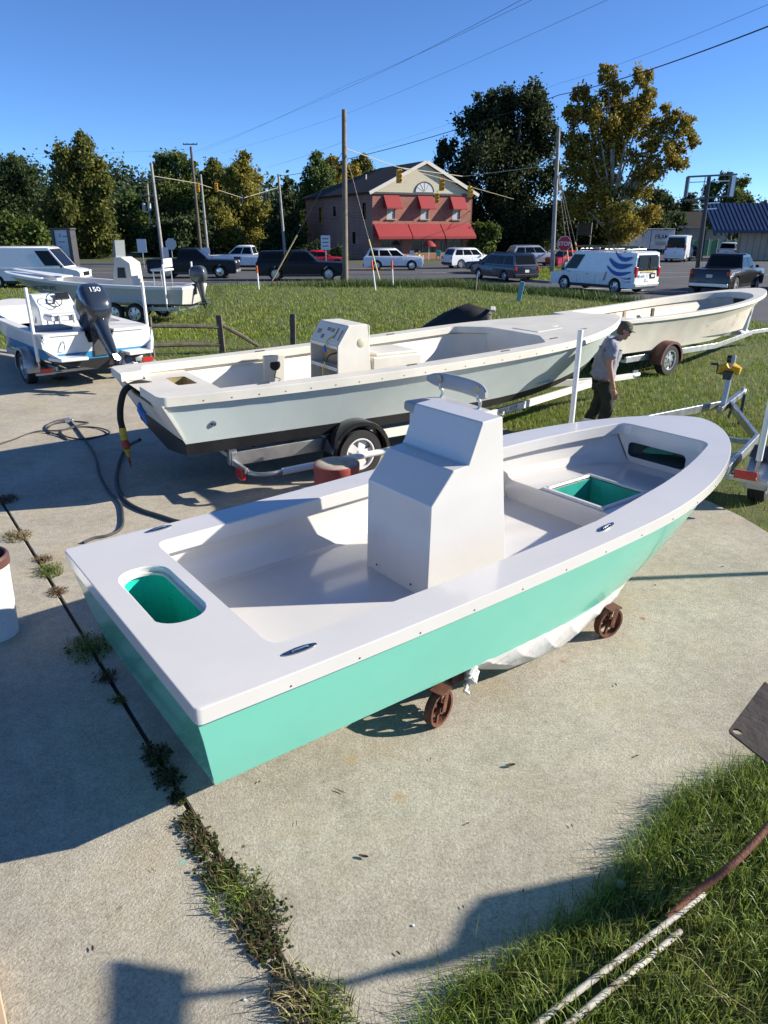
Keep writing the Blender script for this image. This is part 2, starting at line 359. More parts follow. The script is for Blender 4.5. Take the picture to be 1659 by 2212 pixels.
def hull(name,mat,par,rows,ns=26,cap=True,mats=None,split=None):
    """rows: list of functions t->(s,n,z) from sheer to keel; mirrored"""
    ts=[1-(1-i/ns)**1.5 for i in range(ns+1)]; mb=MB()
    if abs(rows[-1](.2)[1])<1e-6:
        rings=[]
        for t in ts:
            S=[r(t) for r in rows]; rings.append([(s,-n_,z) for s,n_,z in S]+[(s,n_,z) for s,n_,z in S[::-1][1:]])
        mb.loft(rings,False)
    else:      # an open band: each side on its own
        cap=False
        for sd in(-1,1): mb.loft([[(s,sd*n_,z) for s,n_,z in [r(t) for r in rows]] for t in ts],False)
    if cap: mb.f.append(tuple(range(len(rings[0]))))
    o=mb.ob(name,mat,par); return merge(o)
def wheel(par,loc,R,wd,side,rimmat,spokes=5,name='wheel',nn=28):
    """axle along local Y; side=+1: outside faces +Y"""
    r=R*.62; pr=[(r,-wd*.42),(r*1.08,-wd*.5),(R*.93,-wd*.5),(R*.985,-wd*.36),(R,-wd*.2),(R*.985,-wd*.13),(R,-wd*.06),(R,wd*.06),(R*.985,wd*.13),(R,wd*.2),(R*.985,wd*.36),(R*.93,wd*.5),(r*1.08,wd*.5),(r,wd*.42)]
    w_=MB().lathe(pr,nn,ax='Y').ob(name,rubber,par,loc=loc)
    q=MB(); s=side
    q.lathe([(r,-wd*.4),(r*.96,-wd*.3),(r*.96,wd*.38),(r*1.02,wd*.44),(r*1.02,wd*.47),(r*.93,wd*.47),(r*.9,wd*.34)] if s>0 else [(r,wd*.4),(r*.96,wd*.3),(r*.96,-wd*.38),(r*1.02,-wd*.44),(r*1.02,-wd*.47),(r*.93,-wd*.47),(r*.9,-wd*.34)],nn,ax='Y')
    for k in range(spokes):
        a=2*math.pi*k/spokes; c,sn=math.cos(a),math.sin(a); hw=r*.17*5/spokes*1.15
        P=[]
        for rr,h,y in((r*.18,hw*1.1,wd*.36),(r*.92,hw*1.5,wd*.28)):
            for yy in(y,y-wd*.12):
                for e in(-1,1): P.append((rr*c-e*h*sn,yy*s,rr*sn+e*h*c))
        q.add(P,[(0,1,5,4),(2,6,7,3),(0,4,6,2),(1,3,7,5),(4,5,7,6),(0,2,3,1)])
    q.lathe([(.001,wd*.44*s),(r*.2,wd*.43*s),(r*.26,wd*.36*s),(r*.26,wd*.1*s)],14,ax='Y')
    q.lathe([(.001,wd*.02*s),(r*.9,wd*.02*s)],nn,ax='Y')
    q.ob('rim',rimmat,w_); return w_
whiterim=M('white_wheel',(.72,.72,.72),.35,coat=.3); silverim=M('silver_wheel',(.6,.61,.62),.3,.8,var=.15,vs=12)
def fender(par,loc,R,wd,mat,a0=-8,a1=188,lip=.035,name='fender'):
    rings=[]
    for i in range(19):
        a=math.radians(a0+(a1-a0)*i/18); c,s=math.cos(a),math.sin(a); 
        rings.append([(c*rr,y,s*rr) for rr,y in((R-lip,-wd/2),(R-.01,-wd/2),(R,-wd/2+.015),(R,wd/2-.015),(R-.01,wd/2),(R-lip,wd/2),(R-lip,wd/2-.006),(R-.014,wd/2-.02),(R-.014,-wd/2+.02),(R-lip,-wd/2+.006))])
    return MB().loft(rings,True,True).ob(name,mat,par,loc=loc)
# ================================================================ the teal skiff
TO,TA,TL=(-1.554,3.605),.65,6.145
boat=thing('teal_skiff','freshly painted teal and white center console skiff on a wheeled dolly','boat',(*TO,0),TA)
thb=lambda t:1.126+.036*(1-(1-t/.565)**2) if t<.565 else 1.162*max(0,1-((t-.565)/.435)**2)**.6
tz=lambda t:1.031-.036*t+.263*t*t
SOLE,FDECK,SSTEP,SBULK=.6,.8,4.08,5.5
hi=lambda s:(.85+.03*min(1,(s-.55)/1.5)) if s<3.3 else max(.36,.88-.105*(s-3.3)-.085*max(0,s-4.1)**2)
inn=[(s,hi(s)) for s in np.linspace(.55,SBULK,30)]
def rc(P,r,n=4):      # round the corners of a loop where it turns sharply
    out=[]; m=len(P)
    for i in range(m):
        a,b,c=Vector(P[i-1]),Vector(P[i]),Vector(P[(i+1)%m]); d1,d2=(a-b),(c-b)
        if d1.angle(d2,3.14)<math.radians(150):
            r1=min(r,d1.length*.49); r2=min(r,d2.length*.49); p,q=b+d1.normalized()*r1,b+d2.normalized()*r2
            for k in range(n+1):
                t=k/n; out.append(tuple(p*(1-t)**2+b*2*t*(1-t)+q*t*t))
        else: out.append(tuple(b))
    return out
inn=[(.55,.85)]+[(s,hi(s)) for s in np.linspace(.72,SBULK-.18,28)]+[(SBULK,hi(SBULK))]
opening=rc(inn+[(s,-n_*1.0) for s,n_ in inn[::-1]],.12)
well=stadium(.305,-.10,.165,.42,.15,7)
deck('deck_cap',gel,boat,TL,thb,tz,[opening,well],lips=(.11,.05),corner=.03,rnd=.009)
chn=lambda t:.95*(1 if t<.42 else max(0,1-((t-.42)/.58)**2.3)**.8)
chz=lambda t:.40-.05*math.sin(min(1,t/.62)*math.pi*.5)+(.34*max(0,(t-.55)/.45)**1.7)
rows=[lambda t:(t*(TL-.05)+.012,max(0,thb(t)-.035),tz(t)-.08),
      lambda t:(t*(TL-.14)+.045,max(0,(thb(t)-.035)*.78+chn(t)*.22-.012*math.sin(math.pi*t)),tz(t)*.62+chz(t)*.38),
      lambda t:(t*(TL-.28)+.08,max(0,(thb(t)-.035)*.46+chn(t)*.54-.02*math.sin(math.pi*t)),tz(t)*.3+chz(t)*.7),
      lambda t:(t*5.58+.12,chn(t),chz(t)),
      lambda t:(t*5.56+.122,max(0,chn(t)-.05),chz(t)-.012),
      lambda t:(t*5.35+.15,chn(t)*.4,chz(t)-.09),
      lambda t:(t*5.15+.17,0,.26-.03*math.sin(t*3)+.22*t**5)]
hull('hull',teal,boat,rows)
lpo=outline(TL,thb,corner=.03)
if area2(lpo)<0: lpo=lpo[::-1]
MB().loft([[(s,-n_,tz(min(max(s/TL,0),1))-z_) for s,n_ in offset2d(lpo,-d_)] for d_,z_ in((.020,.086),(.022,.097),(.034,.097))],True).ob('cap_shadow_strip',M('painted_gap_shadow',(.02,.025,.025),.7),boat)  # dark strip below the rim, painting in the shade of the gap
# liner below the lip
_hp=[]
for i in range(181):
    t=.4+.6*i/180; S=[Vector(r(t)) for r in rows]
    for a,b in zip(S[:-1],S[1:]):
        for k in range(14): _hp.append(a.lerp(b,k/14))
_hp=np.array([p[:] for p in _hp])
def hull_n(s,z):
    m=(abs(_hp[:,0]-s)<.05)&(abs(_hp[:,2]-z)<.04)
    return float(_hp[m,1].min())-.03 if m.any() else 9
rings=[]
ss=list(np.linspace(.558,SSTEP,22))+list(np.linspace(SSTEP+.001,SBULK-.002,14))
for s in ss:
    z=tz(s/TL); h=hi(s)+.008; fl=SOLE if s<=SSTEP else FDECK
    q=[(h,z-.108),(h+.055,z-.112),(h+.06,z-.13),(h+.02,fl+(z-.13-fl)*.35),(h-.03,fl+.05),(h-.055,fl+.015),(h-.1,fl)]
    q=[(min(a,hull_n(s,zz)) if i>1 and s>3 else a,zz) for i,(a,zz) in enumerate(q)]
    rings.append(q)
floor_n={round(float(s),4):q[-1][0] for s,q in zip(ss,rings)}
for sd,nm in((-1,'side_liner'),(1,'side_liner')):
    MB().loft([[(s,sd*n_,z) for n_,z in q] for s,q in zip(ss,rings)],False).ob(nm,gel,boat)
fs=lambda a,b,k:[(s,hi(s)-.09) for s in np.linspace(a,b,k)]
lp=fs(.555,SSTEP,12); fill(lp+[(s,-n_) for s,n_ in lp[::-1]],[],lambda x,y:(x,-y,SOLE),'sole',gel,boat)
hatch=[(4.13,-.30),(4.78,-.30),(4.78,.30),(4.13,.30)]
lp=[(s,q[-1][0]+.004) for s,q in zip(ss,rings) if s>SSTEP+.0005]; fill(lp+[(s,-n_) for s,n_ in lp[::-1]],[hatch],lambda x,y:(x,-y,FDECK),'casting_deck',gel,boat)
w0=hi(SSTEP)-.03; MB().box((SSTEP+.004,0,.70),(.01,w0*2,.199)).ob('deck_riser',gel,boat)
MB().box((.548,0,(SOLE+.93)/2),(.01,1.9,.34)).ob('aft_bulkhead',gel,boat)
mb=MB()
for (a,b) in (((4.13,-.33),(4.13,.33)),((4.81,-.33),(4.81,.33))): mb.box((a[0]-.0,0,FDECK+.005),(.05,.71,.03))
for y in(-.33,.33): mb.box((4.47,y,FDECK+.0055),(.62,.05,.029))
mb.ob('hatch_coaming',gel,boat,bev=.012)
mb=MB()
for y in(-.305,.305): mb.box((4.47,y,FDECK-.03),(.62,.02,.03))
mb.ob('hatch_ledge',gel,boat,bev=.004)
mb=MB(); P=[(4.17,-.28),(4.77,-.28),(4.77,.28),(4.17,.28)]
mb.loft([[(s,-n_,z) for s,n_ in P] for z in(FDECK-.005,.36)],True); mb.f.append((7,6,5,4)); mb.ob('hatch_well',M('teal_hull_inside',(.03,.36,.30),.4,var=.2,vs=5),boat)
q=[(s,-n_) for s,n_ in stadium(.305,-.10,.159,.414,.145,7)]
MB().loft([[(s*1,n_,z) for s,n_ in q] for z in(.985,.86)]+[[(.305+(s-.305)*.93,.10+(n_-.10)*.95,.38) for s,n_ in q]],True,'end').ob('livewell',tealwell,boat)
q2=stadium(.305,-.10,.157,.412,.143,7); q3=stadium(.305,-.10,.135,.39,.125,7)
MB().loft([[(s,-n_,.99) for s,n_ in q2],[(s,-n_,.99) for s,n_ in q3],[(s,-n_,.975) for s,n_ in q3]],True).ob('livewell_rim',gel,boat)
# forward bulkhead with the oblong locker opening
hB=hi(SBULK)+.06; hF=min(hB,hull_n(SBULK,FDECK+.02)); print('hF',hF,hB); bl=[(-hF,FDECK),(hF,FDECK),(hB+.0,1.1),(-hB-.0,1.1)]
fill(bl,[stadium(-.06,.945,.33,.078,.05,5)],lambda x,y:(SBULK+.004-.02*(y-.8),-x,y),'forward_bulkhead',gel,boat)
q=stadium(-.06,.945,.33,.078,.05,5)
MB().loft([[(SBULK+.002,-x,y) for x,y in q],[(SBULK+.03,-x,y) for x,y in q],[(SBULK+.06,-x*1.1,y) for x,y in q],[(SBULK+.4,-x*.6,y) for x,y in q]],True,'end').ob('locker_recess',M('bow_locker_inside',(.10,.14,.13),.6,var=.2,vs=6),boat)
# console
pf=[(2.05,SOLE-.004),(2.07,1.32),(2.27,1.545),(2.41,1.555),(2.53,1.85),(2.73,1.862),(2.87,SOLE-.004)]
ring=lambda y,sh:[(s+ (0.02*sh if i in(4,5) else 0),y*(1-.0*sh),z) for i,(s,z) in enumerate(pf)]
co=MB().prism([(s,.36,z) for s,z in pf],(0,-.74,0)).ob('console',gel,boat,bev=.011,seg=3)
for y in(.22,-.2): MB().lathe([(.0005,.004),(.008,.003),(.009,0)],10,(0,0,0),'X').ob('screw',blackpl,co,loc=(2.046,y,.66)).rotation_euler=(0,0,math.pi)
# pop-up cleats
for s,n_,a in((.65,.975,.06),(.66,-1.065,-.04),(3.22,1.0,-.09)):
    q=MB(); rg=[]
    for k,(f,z) in enumerate(((1,0),(.97,.006),(.8,.009),(.55,.003),(.3,-.004))):
        rg.append([(.105*f*math.copysign(abs(math.cos(b))**1.0,math.cos(b)),.026*f*math.sin(b),z) for b in np.linspace(0,2*math.pi,24,endpoint=False)])
    q.loft(rg,True,True); c=q.ob('cleat',chrome,boat,loc=(s,-n_,tz(s/TL)+.0015)); c.rotation_euler=(0,-.02*s,-a)
    MB().tube([(-.05,0,.008),(-.03,0,.013),(.03,0,.013),(.05,0,.008)],.009,8).ob('cleat_horn',chrome,c)
for s in np.arange(.5,5.9,.42):
    t=s/TL; MB().lathe([(.0005,.003),(.005,.002),(.0055,0)],8,(0,0,0),'Y').ob('rivet',darkgrey,boat,loc=(s,-(thb(t)+.0005),tz(t)-.07)).rotation_euler=(0,0,math.pi)
# ---- dolly
dol=thing('boat_dolly','brown timber dolly with spoked iron wheels under the teal skiff','dolly',(*TO,0),TA)
for s in(1.74,3.50):
    MB().box((s,0,.315),(.15,1.72,.10)).ob('cross_beam',brownwood,dol,bev=.006)
for y in(-.55,.55): MB().box((2.6,y,.222),(1.6,.10,.085)).ob('side_beam',brownwood,dol,bev=.006)
for s,yb in((1.92,-.80),(3.62,-.66)): MB().box((s,yb,.30),(.11,.16,.15)).ob('block',brownwood,dol,bev=.006)
for s in(1.70,3.52):
    for y in(-.93,.93):
        c=MB(); R=.128; c.lathe([(R*.86,-.028),(R,-.03),(R,.03),(R*.86,.028),(R*.86,-.028)],30,ax='Y'); c.lathe([(.024,-.035),(.036,-.035),(.036,.035),(.024,.035)],12,ax='Y')
        for k in range(6):
            a=2*math.pi*k/6+.3; c.bar((.03*math.cos(a),0,.03*math.sin(a)),(R*.9*math.cos(a),0,R*.9*math.sin(a)),.022,.018,(0,1,0))
        wq=c.ob('wheel',rust,dol,loc=(s,y,R+.03)); wq.rotation_euler=(0,0,.25 if s<2 else -.15)
        q=MB(); 
        for e in(-.042,.042): q.bar((0,e,-.01),(.035,e,.12),.045,.006,(0,1,0))
        q.box((.02,0,.13),(.12,.10,.012)); q.ob('fork',rust,wq)
# ---- plastic sheet
M('plastic_film',(.74,.72,.68),.32,var=.05,vs=4,bump=.3,bs=14,sub=.3)
hv=[];hf=[];NS,NV=150,34
for i in range(NS+1):
    u=i/NS; s=2.0+u*2.28
    t=(s-.12)/5.38; n0=chn(t)+.006; z0=chz(t)+.02-.06*max(0,u-.85)/.15*0
    zbot=float(np.interp(s,[2.0,2.17,2.46,2.93,3.2,3.54,3.82,4.03,4.2,4.3],[.30,.22,.11,.055,.09,.14,.19,.26,.40,.47])); dep=max(.02,z0-zbot); lift_=.10*max(0,(u-.86)/.14)
    for j in range(NV+1):
        v=j/NV; fold=lambda x:1-abs(math.sin(x))**.45
        wr=(.020*fold(s*6.3+v*3.2+1.2*math.sin(s*2.3))+.014*fold(s*10.5-v*6+1.5*math.sin(v*3))+.007*fold(s*17+v*12+math.sin(s*5)))*math.sin(math.pi*min(1,v*1.05)+.05)
        nn_=n0-.075*v**1.6+.05*math.sin(v*math.pi)*math.sin(u*math.pi)+wr-.014
        z=z0+.012+lift_*(1-v)-dep*v**.9+.006*math.sin(s*7+v*5)*math.sin(math.pi*v)
        hv.append((s-.06*v*math.sin(u*3),-nn_,max(.035,z)))
for i in range(NS):
    for j in range(NV): a=i*(NV+1)+j; hf.append((a,a+1,a+NV+2,a+NV+1))
ps=MB().add(hv,hf).ob('plastic_sheet',MATS['plastic_film']); ps.location=(*TO,0); ps.rotation_euler=(0,0,TA)
tag(ps,'crumpled white plastic film hanging under the hull of the teal skiff','plastic sheet')
q=MB()
for (s,dz,r) in((1.98,.0,.035),(2.02,-.05,.03),(1.95,-.09,.02)):
    pts=[(s+.03*math.sin(k*2.1),-.93+.02*math.cos(k*1.7),.36+dz-k*.016) for k in range(7)]; q.tube(pts,[r*(.4+.6*abs(math.sin(k*1.3+dz*30))) for k in range(7)],9)
tag(q.ob('plastic_sheet',MATS['plastic_film']),'knotted scrap of white film tied at the rear dolly block','plastic sheet')
bpy.data.objects[-1] if False else None
o=[x for x in bpy.data.objects if x.name.startswith('plastic_sheet.')][-1]; o.location=(*TO,0); o.rotation_euler=(0,0,TA)
# ================================================================ trailers
def trailer(label,loc,rz,Lr,half,tongue,zf,mat,wheels,R=.33,fmat=None,rim=whiterim,side_n=None,poles=None,group=None,bunks=None,tail=True,post=None,wr=.2,nspk=5):
    """x forward; rails from x=0 to Lr at y=+-half, then converging to the tongue tip; zf: frame height"""
    t=thing('boat_trailer',label,'trailer',loc,rz,group); sn=side_n or half+.24
    for sd in(-1,1):
        MB().bar((0,sd*half,zf),(Lr,sd*half,zf),.05,.13).ob('side_rail',mat,t,bev=.006)
        MB().bar((Lr-.02,sd*half,zf),(tongue-1.1,sd*.06,zf),.05,.12).ob('draw_bar',mat,t,bev=.006)
    MB().bar((tongue-1.6,0,zf+.0),(tongue,0,zf+.0),.075,.10).ob('tongue',mat,t,bev=.006)
    for x in(.06,Lr*.5,Lr-.1): MB().bar((x,-half+.03,zf-.045),(x,half-.03,zf-.045),.07,.06).ob('cross_member',mat,t,bev=.005)
    q=MB(); q.tube([(tongue-.03,0,zf),(tongue+.12,0,zf+.0),(tongue+.17,0,zf+.02)],[.05,.05,.035],10); q.box((tongue+.05,0,zf+.07),(.14,.03,.05)); q.ob('coupler',galv,t)
    for x in wheels:
        MB().tube([(x,-sn,R),(x,sn,R)],.035,8).ob('axle',galv,t)
        for sd in(-1,1):
            wheel(t,(x,sd*sn,R),R,wr,sd,rim,nspk)
            if len(wheels)==1: fender(t,(x,sd*sn,R),R+(.11 if fmat and fmat.name=='black_fender' else .075),wr+.07,fmat or galv,lip=.06)
    if len(wheels)==2:
        xm=sum(wheels)/2; d=abs(wheels[0]-wheels[1])/2
        for sd in(-1,1):
            rings=[]
            for k in range(21):
                a=math.pi*k/20; cx=xm+(d if a<math.pi/2 else -d); cx=xm+ (d*math.copysign(1,math.cos(a)) if abs(math.cos(a))>1e-6 else 0)
                c,s=math.cos(a)*(R+.07),math.sin(a)*(R+.07); 
                rings.append([(cx+c,sd*sn+y,R+s+o_) for y,o_ in((-.13,0),(-.13,.012),(.13,.012),(.13,0))])
            MB().loft(rings,True,True).ob('fender',fmat or galv,t)
    for y in (bunks or ()):
        q=MB().bar((.1,y,zf+.17),(Lr*.85,y*.9,zf+.2),.09,.045); 
        for x in(.4,Lr*.6): q.bar((x,y,zf),(x,y,zf+.17),.05,.05,(0,1,0))
        q.ob('bunk',darkgrey,t,bev=.004)
    if tail:
        for sd in(-1,1):
            l=MB().bar((-.03,sd*(half+.05),zf-.05),(-.03,sd*(sn+.16),zf-.05),.04,.05).ob('light_bracket',mat,t,bev=.004)
            MB().box((-.065,sd*(half+.22),zf+.015),(.045,.24,.10)).ob('tail_light',redlens,l,bev=.01)
    if poles:
        for sd in(-1,1):
            x,y,z0,z1=poles[0],sd*poles[1],zf-.05,poles[2]
            q=MB(); q.tube(catmull([(x,y-sd*.42,z0),(x,y-sd*.15,z0),(x,y-sd*.03,z0+.05),(x,y,z0+.2),(x,y,z0+.5)],6),.02,8); b=q.ob('guide_bracket',galv,t)
            MB().tube([(x,y,z0+.25),(x,y,z1)],.034,12).ob('guide_pole',whitepvc,b)
    if post:
        x,h=post; P=MB(); P.bar((x,0,zf),(x+.16,0,h),.09,.07,(0,1,0)); p=P.ob('winch_post',mat,t,bev=.006)
        q=MB(); q.box((x-.02,0,h-.28),(.14,.12,.12)); q.tube([(x-.02,.05,h-.27),(x-.02,.17,h-.27),(x-.02,.17,h-.13)],.012,6); q.tube([(x-.02,.17,h-.13),(x-.02,.27,h-.13)],.02,8); q.ob('winch',darkgrey,p)
        q=MB(); q.tube([(x-.1,-.03,h-.02),(x-.1,.0,h-.02),(x-.1,.03,h-.02)],.06,10); q.ob('bow_roller',blackpl,p)
    return t
# ---- old aqua skiff on its trailer
MO,MA,ML=(-3.138,8.772),.563,8.75; MK=8.75/8.286
mhb=lambda t:1.263+.272*(1-(1-t/.562)**2) if t<.562 else 1.535*max(0,1-((t-.562)/.438)**2.943)**.578
mhb2=lambda t:mhb(t*MK)*.93 if t*MK<.72 else mhb(.72)*.93*max(0,1-((t*MK-.72)/(MK-.72))**1.5)**.72
mz=lambda t:1.36+.013*t*MK+.283*min(1,t*MK)**2
ms=thing('aqua_skiff','stripped old skiff with pale aqua sides and black bottom on a trailer','boat',(*MO,0),MA)
mhi=lambda s:1.0+.13*min(1,(s-.35)/3.0)
q_=[(s,mhi(s)) for s in np.linspace(.40,5.9,18)]
inner=rc([(0,-.60),(.30,-.60)]+[(.40,-1.0)]+[(s,-n_) for s,n_ in q_[1:]]+[(6.25,-.62),(6.25,.62)]+[(s,n_) for s,n_ in q_[::-1][:-1]]+[(.40,1.0),(.30,.50),(0,.50)],.10)
deck('deck_cap',gelold,ms,ML,mhb2,mz,[],rim=.11,rnd=.010,inset=.03,corner=.10,notch=inner)
mcn=lambda t:1.10*(1 if t<.5 else max(0,1-((t-.5)/.5)**2.2)**.85)
mcz=lambda t:.77-.03*math.sin(t*3)+.20*max(0,(t-.55)/.45)**1.6
mr=[lambda t:(t*(ML-.08)+.03,max(0,mhb2(t)-.045),mz(t)-.10),
    lambda t:(t*(ML-.30)+.13,max(0,(mhb2(t)-.045)*.6+mcn(t)*.4-.02*math.sin(math.pi*t)),mz(t)*.5+mcz(t)*.5),
    lambda t:(t*(ML-.80)+.28,mcn(t),mcz(t))]
mk=[mr[2],lambda t:(t*(ML-.85)+.30,max(0,mcn(t)-.05),mcz(t)-.16+.06*t),
    lambda t:(t*(ML-1.2)+.36,0,.42+.22*t**3)]
hull('hull_side',aqua,ms,mr,cap=False); hull('hull_bottom',blackbot,ms,mk)
# transom with motor well cut
tr=[(-1.17,1.26),(-.62,1.26),(-.55,1.10),(.5,1.10),(.56,1.26),(1.17,1.26),(1.10,.80),(0,.70),(-1.10,.80)]
MB().prism([(.035+(1.26-z)*.52,-n_,z) for n_,z in tr],(.03,0,0)).ob('transom',gelold,ms)
SOL=.86
for sd in(-1,1):
    rg=[]
    for s in np.linspace(.37,6.26,24):
        h=(mhi(s) if s<5.9 else mhi(5.9)-.5*((s-5.9)/.36)*1.0); z=mz(s/ML)
        rg.append([(s,sd*n_,zz) for n_,zz in((h,z-.118),(h+.05,z-.12),(h+.05,z-.15),(h-.03,SOL+.3),(h-.12,SOL))])
    MB().loft(rg,False).ob('side_liner',gelold,ms)
lp=[(s,mhi(s)-.10) for s in np.linspace(.37,6.26,10)]; fill(lp+[(s,-n_) for s,n_ in lp[::-1]],[],lambda x,y:(x,-y,SOL),'sole',gelold,ms)
MB().box((6.27,0,1.15),(.02,1.9,.62)).ob('forward_bulkhead',gelold,ms)
MB().box((.95,0,(SOL+1.24)/2),(.02,2.0,.36)).ob('splash_bulkhead',gelold,ms)
fill([(.06,-.61),(.06,.52),(.33,.52),(.40,1.06),(.97,1.08),(.97,-1.08),(.40,-1.06),(.33,-.61)],[stadium(.70,-.25,.13,.28,.04,3)],lambda x,y:(x,-y,1.245),'motor_well_deck',gelold,ms)
MB().loft([[(s,-n_,1.24) for s,n_ in stadium(.70,-.25,.13,.28,.04,3)],[(s,-n_,1.08) for s,n_ in stadium(.70,-.25,.125,.275,.04,3)]],True,'end').ob('bait_well',M('dirty_well',(.35,.27,.12),.6,var=.3,vs=6),ms)
# liner frame with round speaker hole on the port side
MB().box((2.35,1.0,1.1),(.34,.06,.48),Matrix.Rotation(.12,3,'X')).ob('side_panel',gelold,ms,bev=.01)
MB().lathe([(.0005,-.002),(.085,-.002),(.085,.02)],20,ax='Y').ob('speaker_hole',blackpl,ms,loc=(2.36,.955,1.19))
MB().tube(catmull([(2.37,.95,1.1),(2.33,.93,1.02),(2.42,.93,.97),(2.3,.92,.9),(2.45,.92,.88),(2.48,.92,.93)],6),.006,5).ob('loose_wire',blackpl,ms)
# console
yS,yP=-.33,.52
pf=[(2.73,SOL),(2.75,1.60),(2.93,1.86),(3.23,1.865),(3.31,SOL)]
W=yP-yS; mb=MB()
for y,h in((yS+.012,0),(yP-.012,0)): mb.prism([(s,y-.012,z) for s,z in pf],(0,.024,0))
mb.bar((2.84,yS+.02,1.727),(2.84,yP-.02,1.727),.30,.022,(-.82,0,.57))
mb.box((3.08,(yS+yP)/2,1.858),(.31,W-.04,.02)); mb.box((3.27,(yS+yP)/2,1.37),(.02,W-.05,.96))
mb.box((2.76,(yS+yP)/2,1.575),(.035,W-.05,.05)); mb.box((2.755,(yS+yP)/2,1.27),(.035,W-.05,.05)); mb.box((2.98,(yS+yP)/2,1.26),(.5,W-.05,.02))
c=mb.ob('console',gelold,ms,bev=.006)
tan=M('raw_plywood',(.42,.29,.17),.7,var=.25,vs=5)
MB().box((2.96,(yS+yP)/2,1.42),(.02,W-.06,.28)).ob('inner_panel',tan,c)
M('bare_patch',(.36,.24,.13),.7,var=.4,vs=9)
un=Vector((-.82,0,.57)); al=Vector((.57,0,.82))
for (f,y,a,b) in((.5,.36,.07,.10),(.68,.12,.05,.09),(.66,-.0,.05,.09),(.28,.2,.06,.08),(.55,-.13,.16,.035),(.5,-.26,.16,.03)):
    p=Vector((2.75,y,1.60))+al*(f*.31)+un*.0135; mb=MB().bar(p-al*a/2,p+al*a/2,b,.003,un); mb.ob('cut_out_patch',MATS['bare_patch'],c)
for y,z in((0,0),):
    MB().lathe([(.0005,.003),(.06,.003),(.065,0)],18,ax='Y').ob('vent_ring',M('ring_stain',(.5,.46,.33),.6),c,loc=(3.12,yS-.002,1.62)).rotation_euler=(0,0,math.pi)
wy=M('yellow_wire',(.55,.48,.08),.5); bl=M('blue_tape',(.03,.16,.5),.5,var=.2,vs=20)
for nm,pts,mt,r in(('loose_wire',[(2.84,-.1,1.72),(2.74,-.06,1.66),(2.70,-.04,1.57)],wy,.011),('loose_wire',[(2.9,-.22,1.5),(2.74,-.12,1.46),(2.70,-.03,1.35)],blackpl,.011),('loose_wire',[(2.70,-.03,1.35),(2.69,.02,1.25),(2.69,.02,1.14)],wy,.011)): MB().tube(catmull(pts,5),r,6).ob(nm,mt,c)
for p in((2.70,-.035,1.54),(2.69,.02,1.10)): MB().tube([Vector(p)+V(0,0,.05),Vector(p),Vector(p)-V(.01,.01,.05)],[.012,.03,.018],8).ob('tape_end',bl,c)
MB().box((3.75,.08,1.13),(.85,.80,.52)).ob('cooler_seat',gelold,ms,bev=.02); MB().box((3.78,.08,1.41),(.72,.66,.04)).ob('seat_lid',gelold,ms,bev=.012)
MB().box((6.70,-.1,mz(6.70/ML)+.003),(.55,.62,.014),Matrix.Rotation(-.056,3,'Y')).ob('deck_hatch',gelold,ms,bev=.004)
for s,n_ in((7.0,.2),(1.3,1.1),(2.2,-1.13),(3.4,1.2),(5,1.25),(6.2,1.0),(4.6,-1.2),(7.1,.75)):
    MB().box((s,-n_,mz(s/ML)+.004),(.15,.03,.016),Matrix.Rotation(-.0083*s,3,'Y')).ob('deck_fitting',darkgrey if n_!=.2 else gelold,ms,bev=.004)
for s in np.arange(.5,7.6,.33):
    t=s/ML; MB().lathe([(.0005,.003),(.008,.002),(.009,0)],6,(0,0,0),'Y').ob('screw',M('rusty_screw',(.16,.07,.03),.8),ms,loc=(s,-(mhb2(t)+.001),mz(t)-.075)).rotation_euler=(0,0,math.pi)
MB().lathe([(.0005,.012),(.02,.01),(.034,.006),(.036,0)],14,ax='Y').ob('hull_fitting',chrome,ms,loc=(.62,-1.14,.98)).rotation_euler=(0,0,math.pi)
MB().box((3.4,-1.275,1.2),(.01,.01,.01)) if False else None
# rigging hose hanging from the transom
h=thing('rigging_hose','black rigging hose with yellow and red tape hanging from the aqua skiff transom','hose',(*MO,0),MA)
hz=[(.42,.36,1.18),(.2,.4,1.24),(.02,.42,1.18),(-.06,.45,1.0),(-.09,.47,.80),(-.08,.48,.66)]
MB().tube(catmull(hz,6),.042,10).ob('hose',rubber,h)
MB().tube([(-.08,.48,.67),(-.08,.48,.58),(-.075,.47,.5)],[.046,.05,.044],10).ob('tape',M('yellow_tape',(.6,.45,.05),.5,var=.2,vs=15),h)
MB().tube([(-.075,.47,.5),(-.07,.47,.45),(-.065,.46,.38)],[.046,.056,.045],10).ob('tape',M('red_tape',(.4,.05,.03),.5,var=.3,vs=15),h)
MB().tube([(-.065,.46,.38),(-.06,.46,.32),(-.055,.45,.27)],[.05,.03,.012],10).ob('tape',MATS['yellow_tape'],h)
MB().tube([(-.055,.45,.27),(-.05,.45,.2),(-.045,.44,.12)],[.012,.018,.006],8).ob('wire_end',MATS['red_tape'],h)
gl=thing('rubber_glove','crumpled blue glove hanging on the transom corner of the aqua skiff','glove',(*MO,0),MA)
q=MB(); q.tube([(-.0,-.28,1.14),(.0,-.29,1.06),(.03,-.3,.99)],[.02,.04,.05],9); glm=q.ob('palm',bl,gl)
for k,(a,b) in enumerate(((-.05,.1),(-.025,.13),(.005,.13),(.03,.11),(.06,.05))):
    MB().tube([(.03,-.3+a*.6,.99),(.035,-.3+a,.94),(.05,-.3+a*1.3,.99-b)],[.017,.014,.009],7).ob('finger',bl,glm)
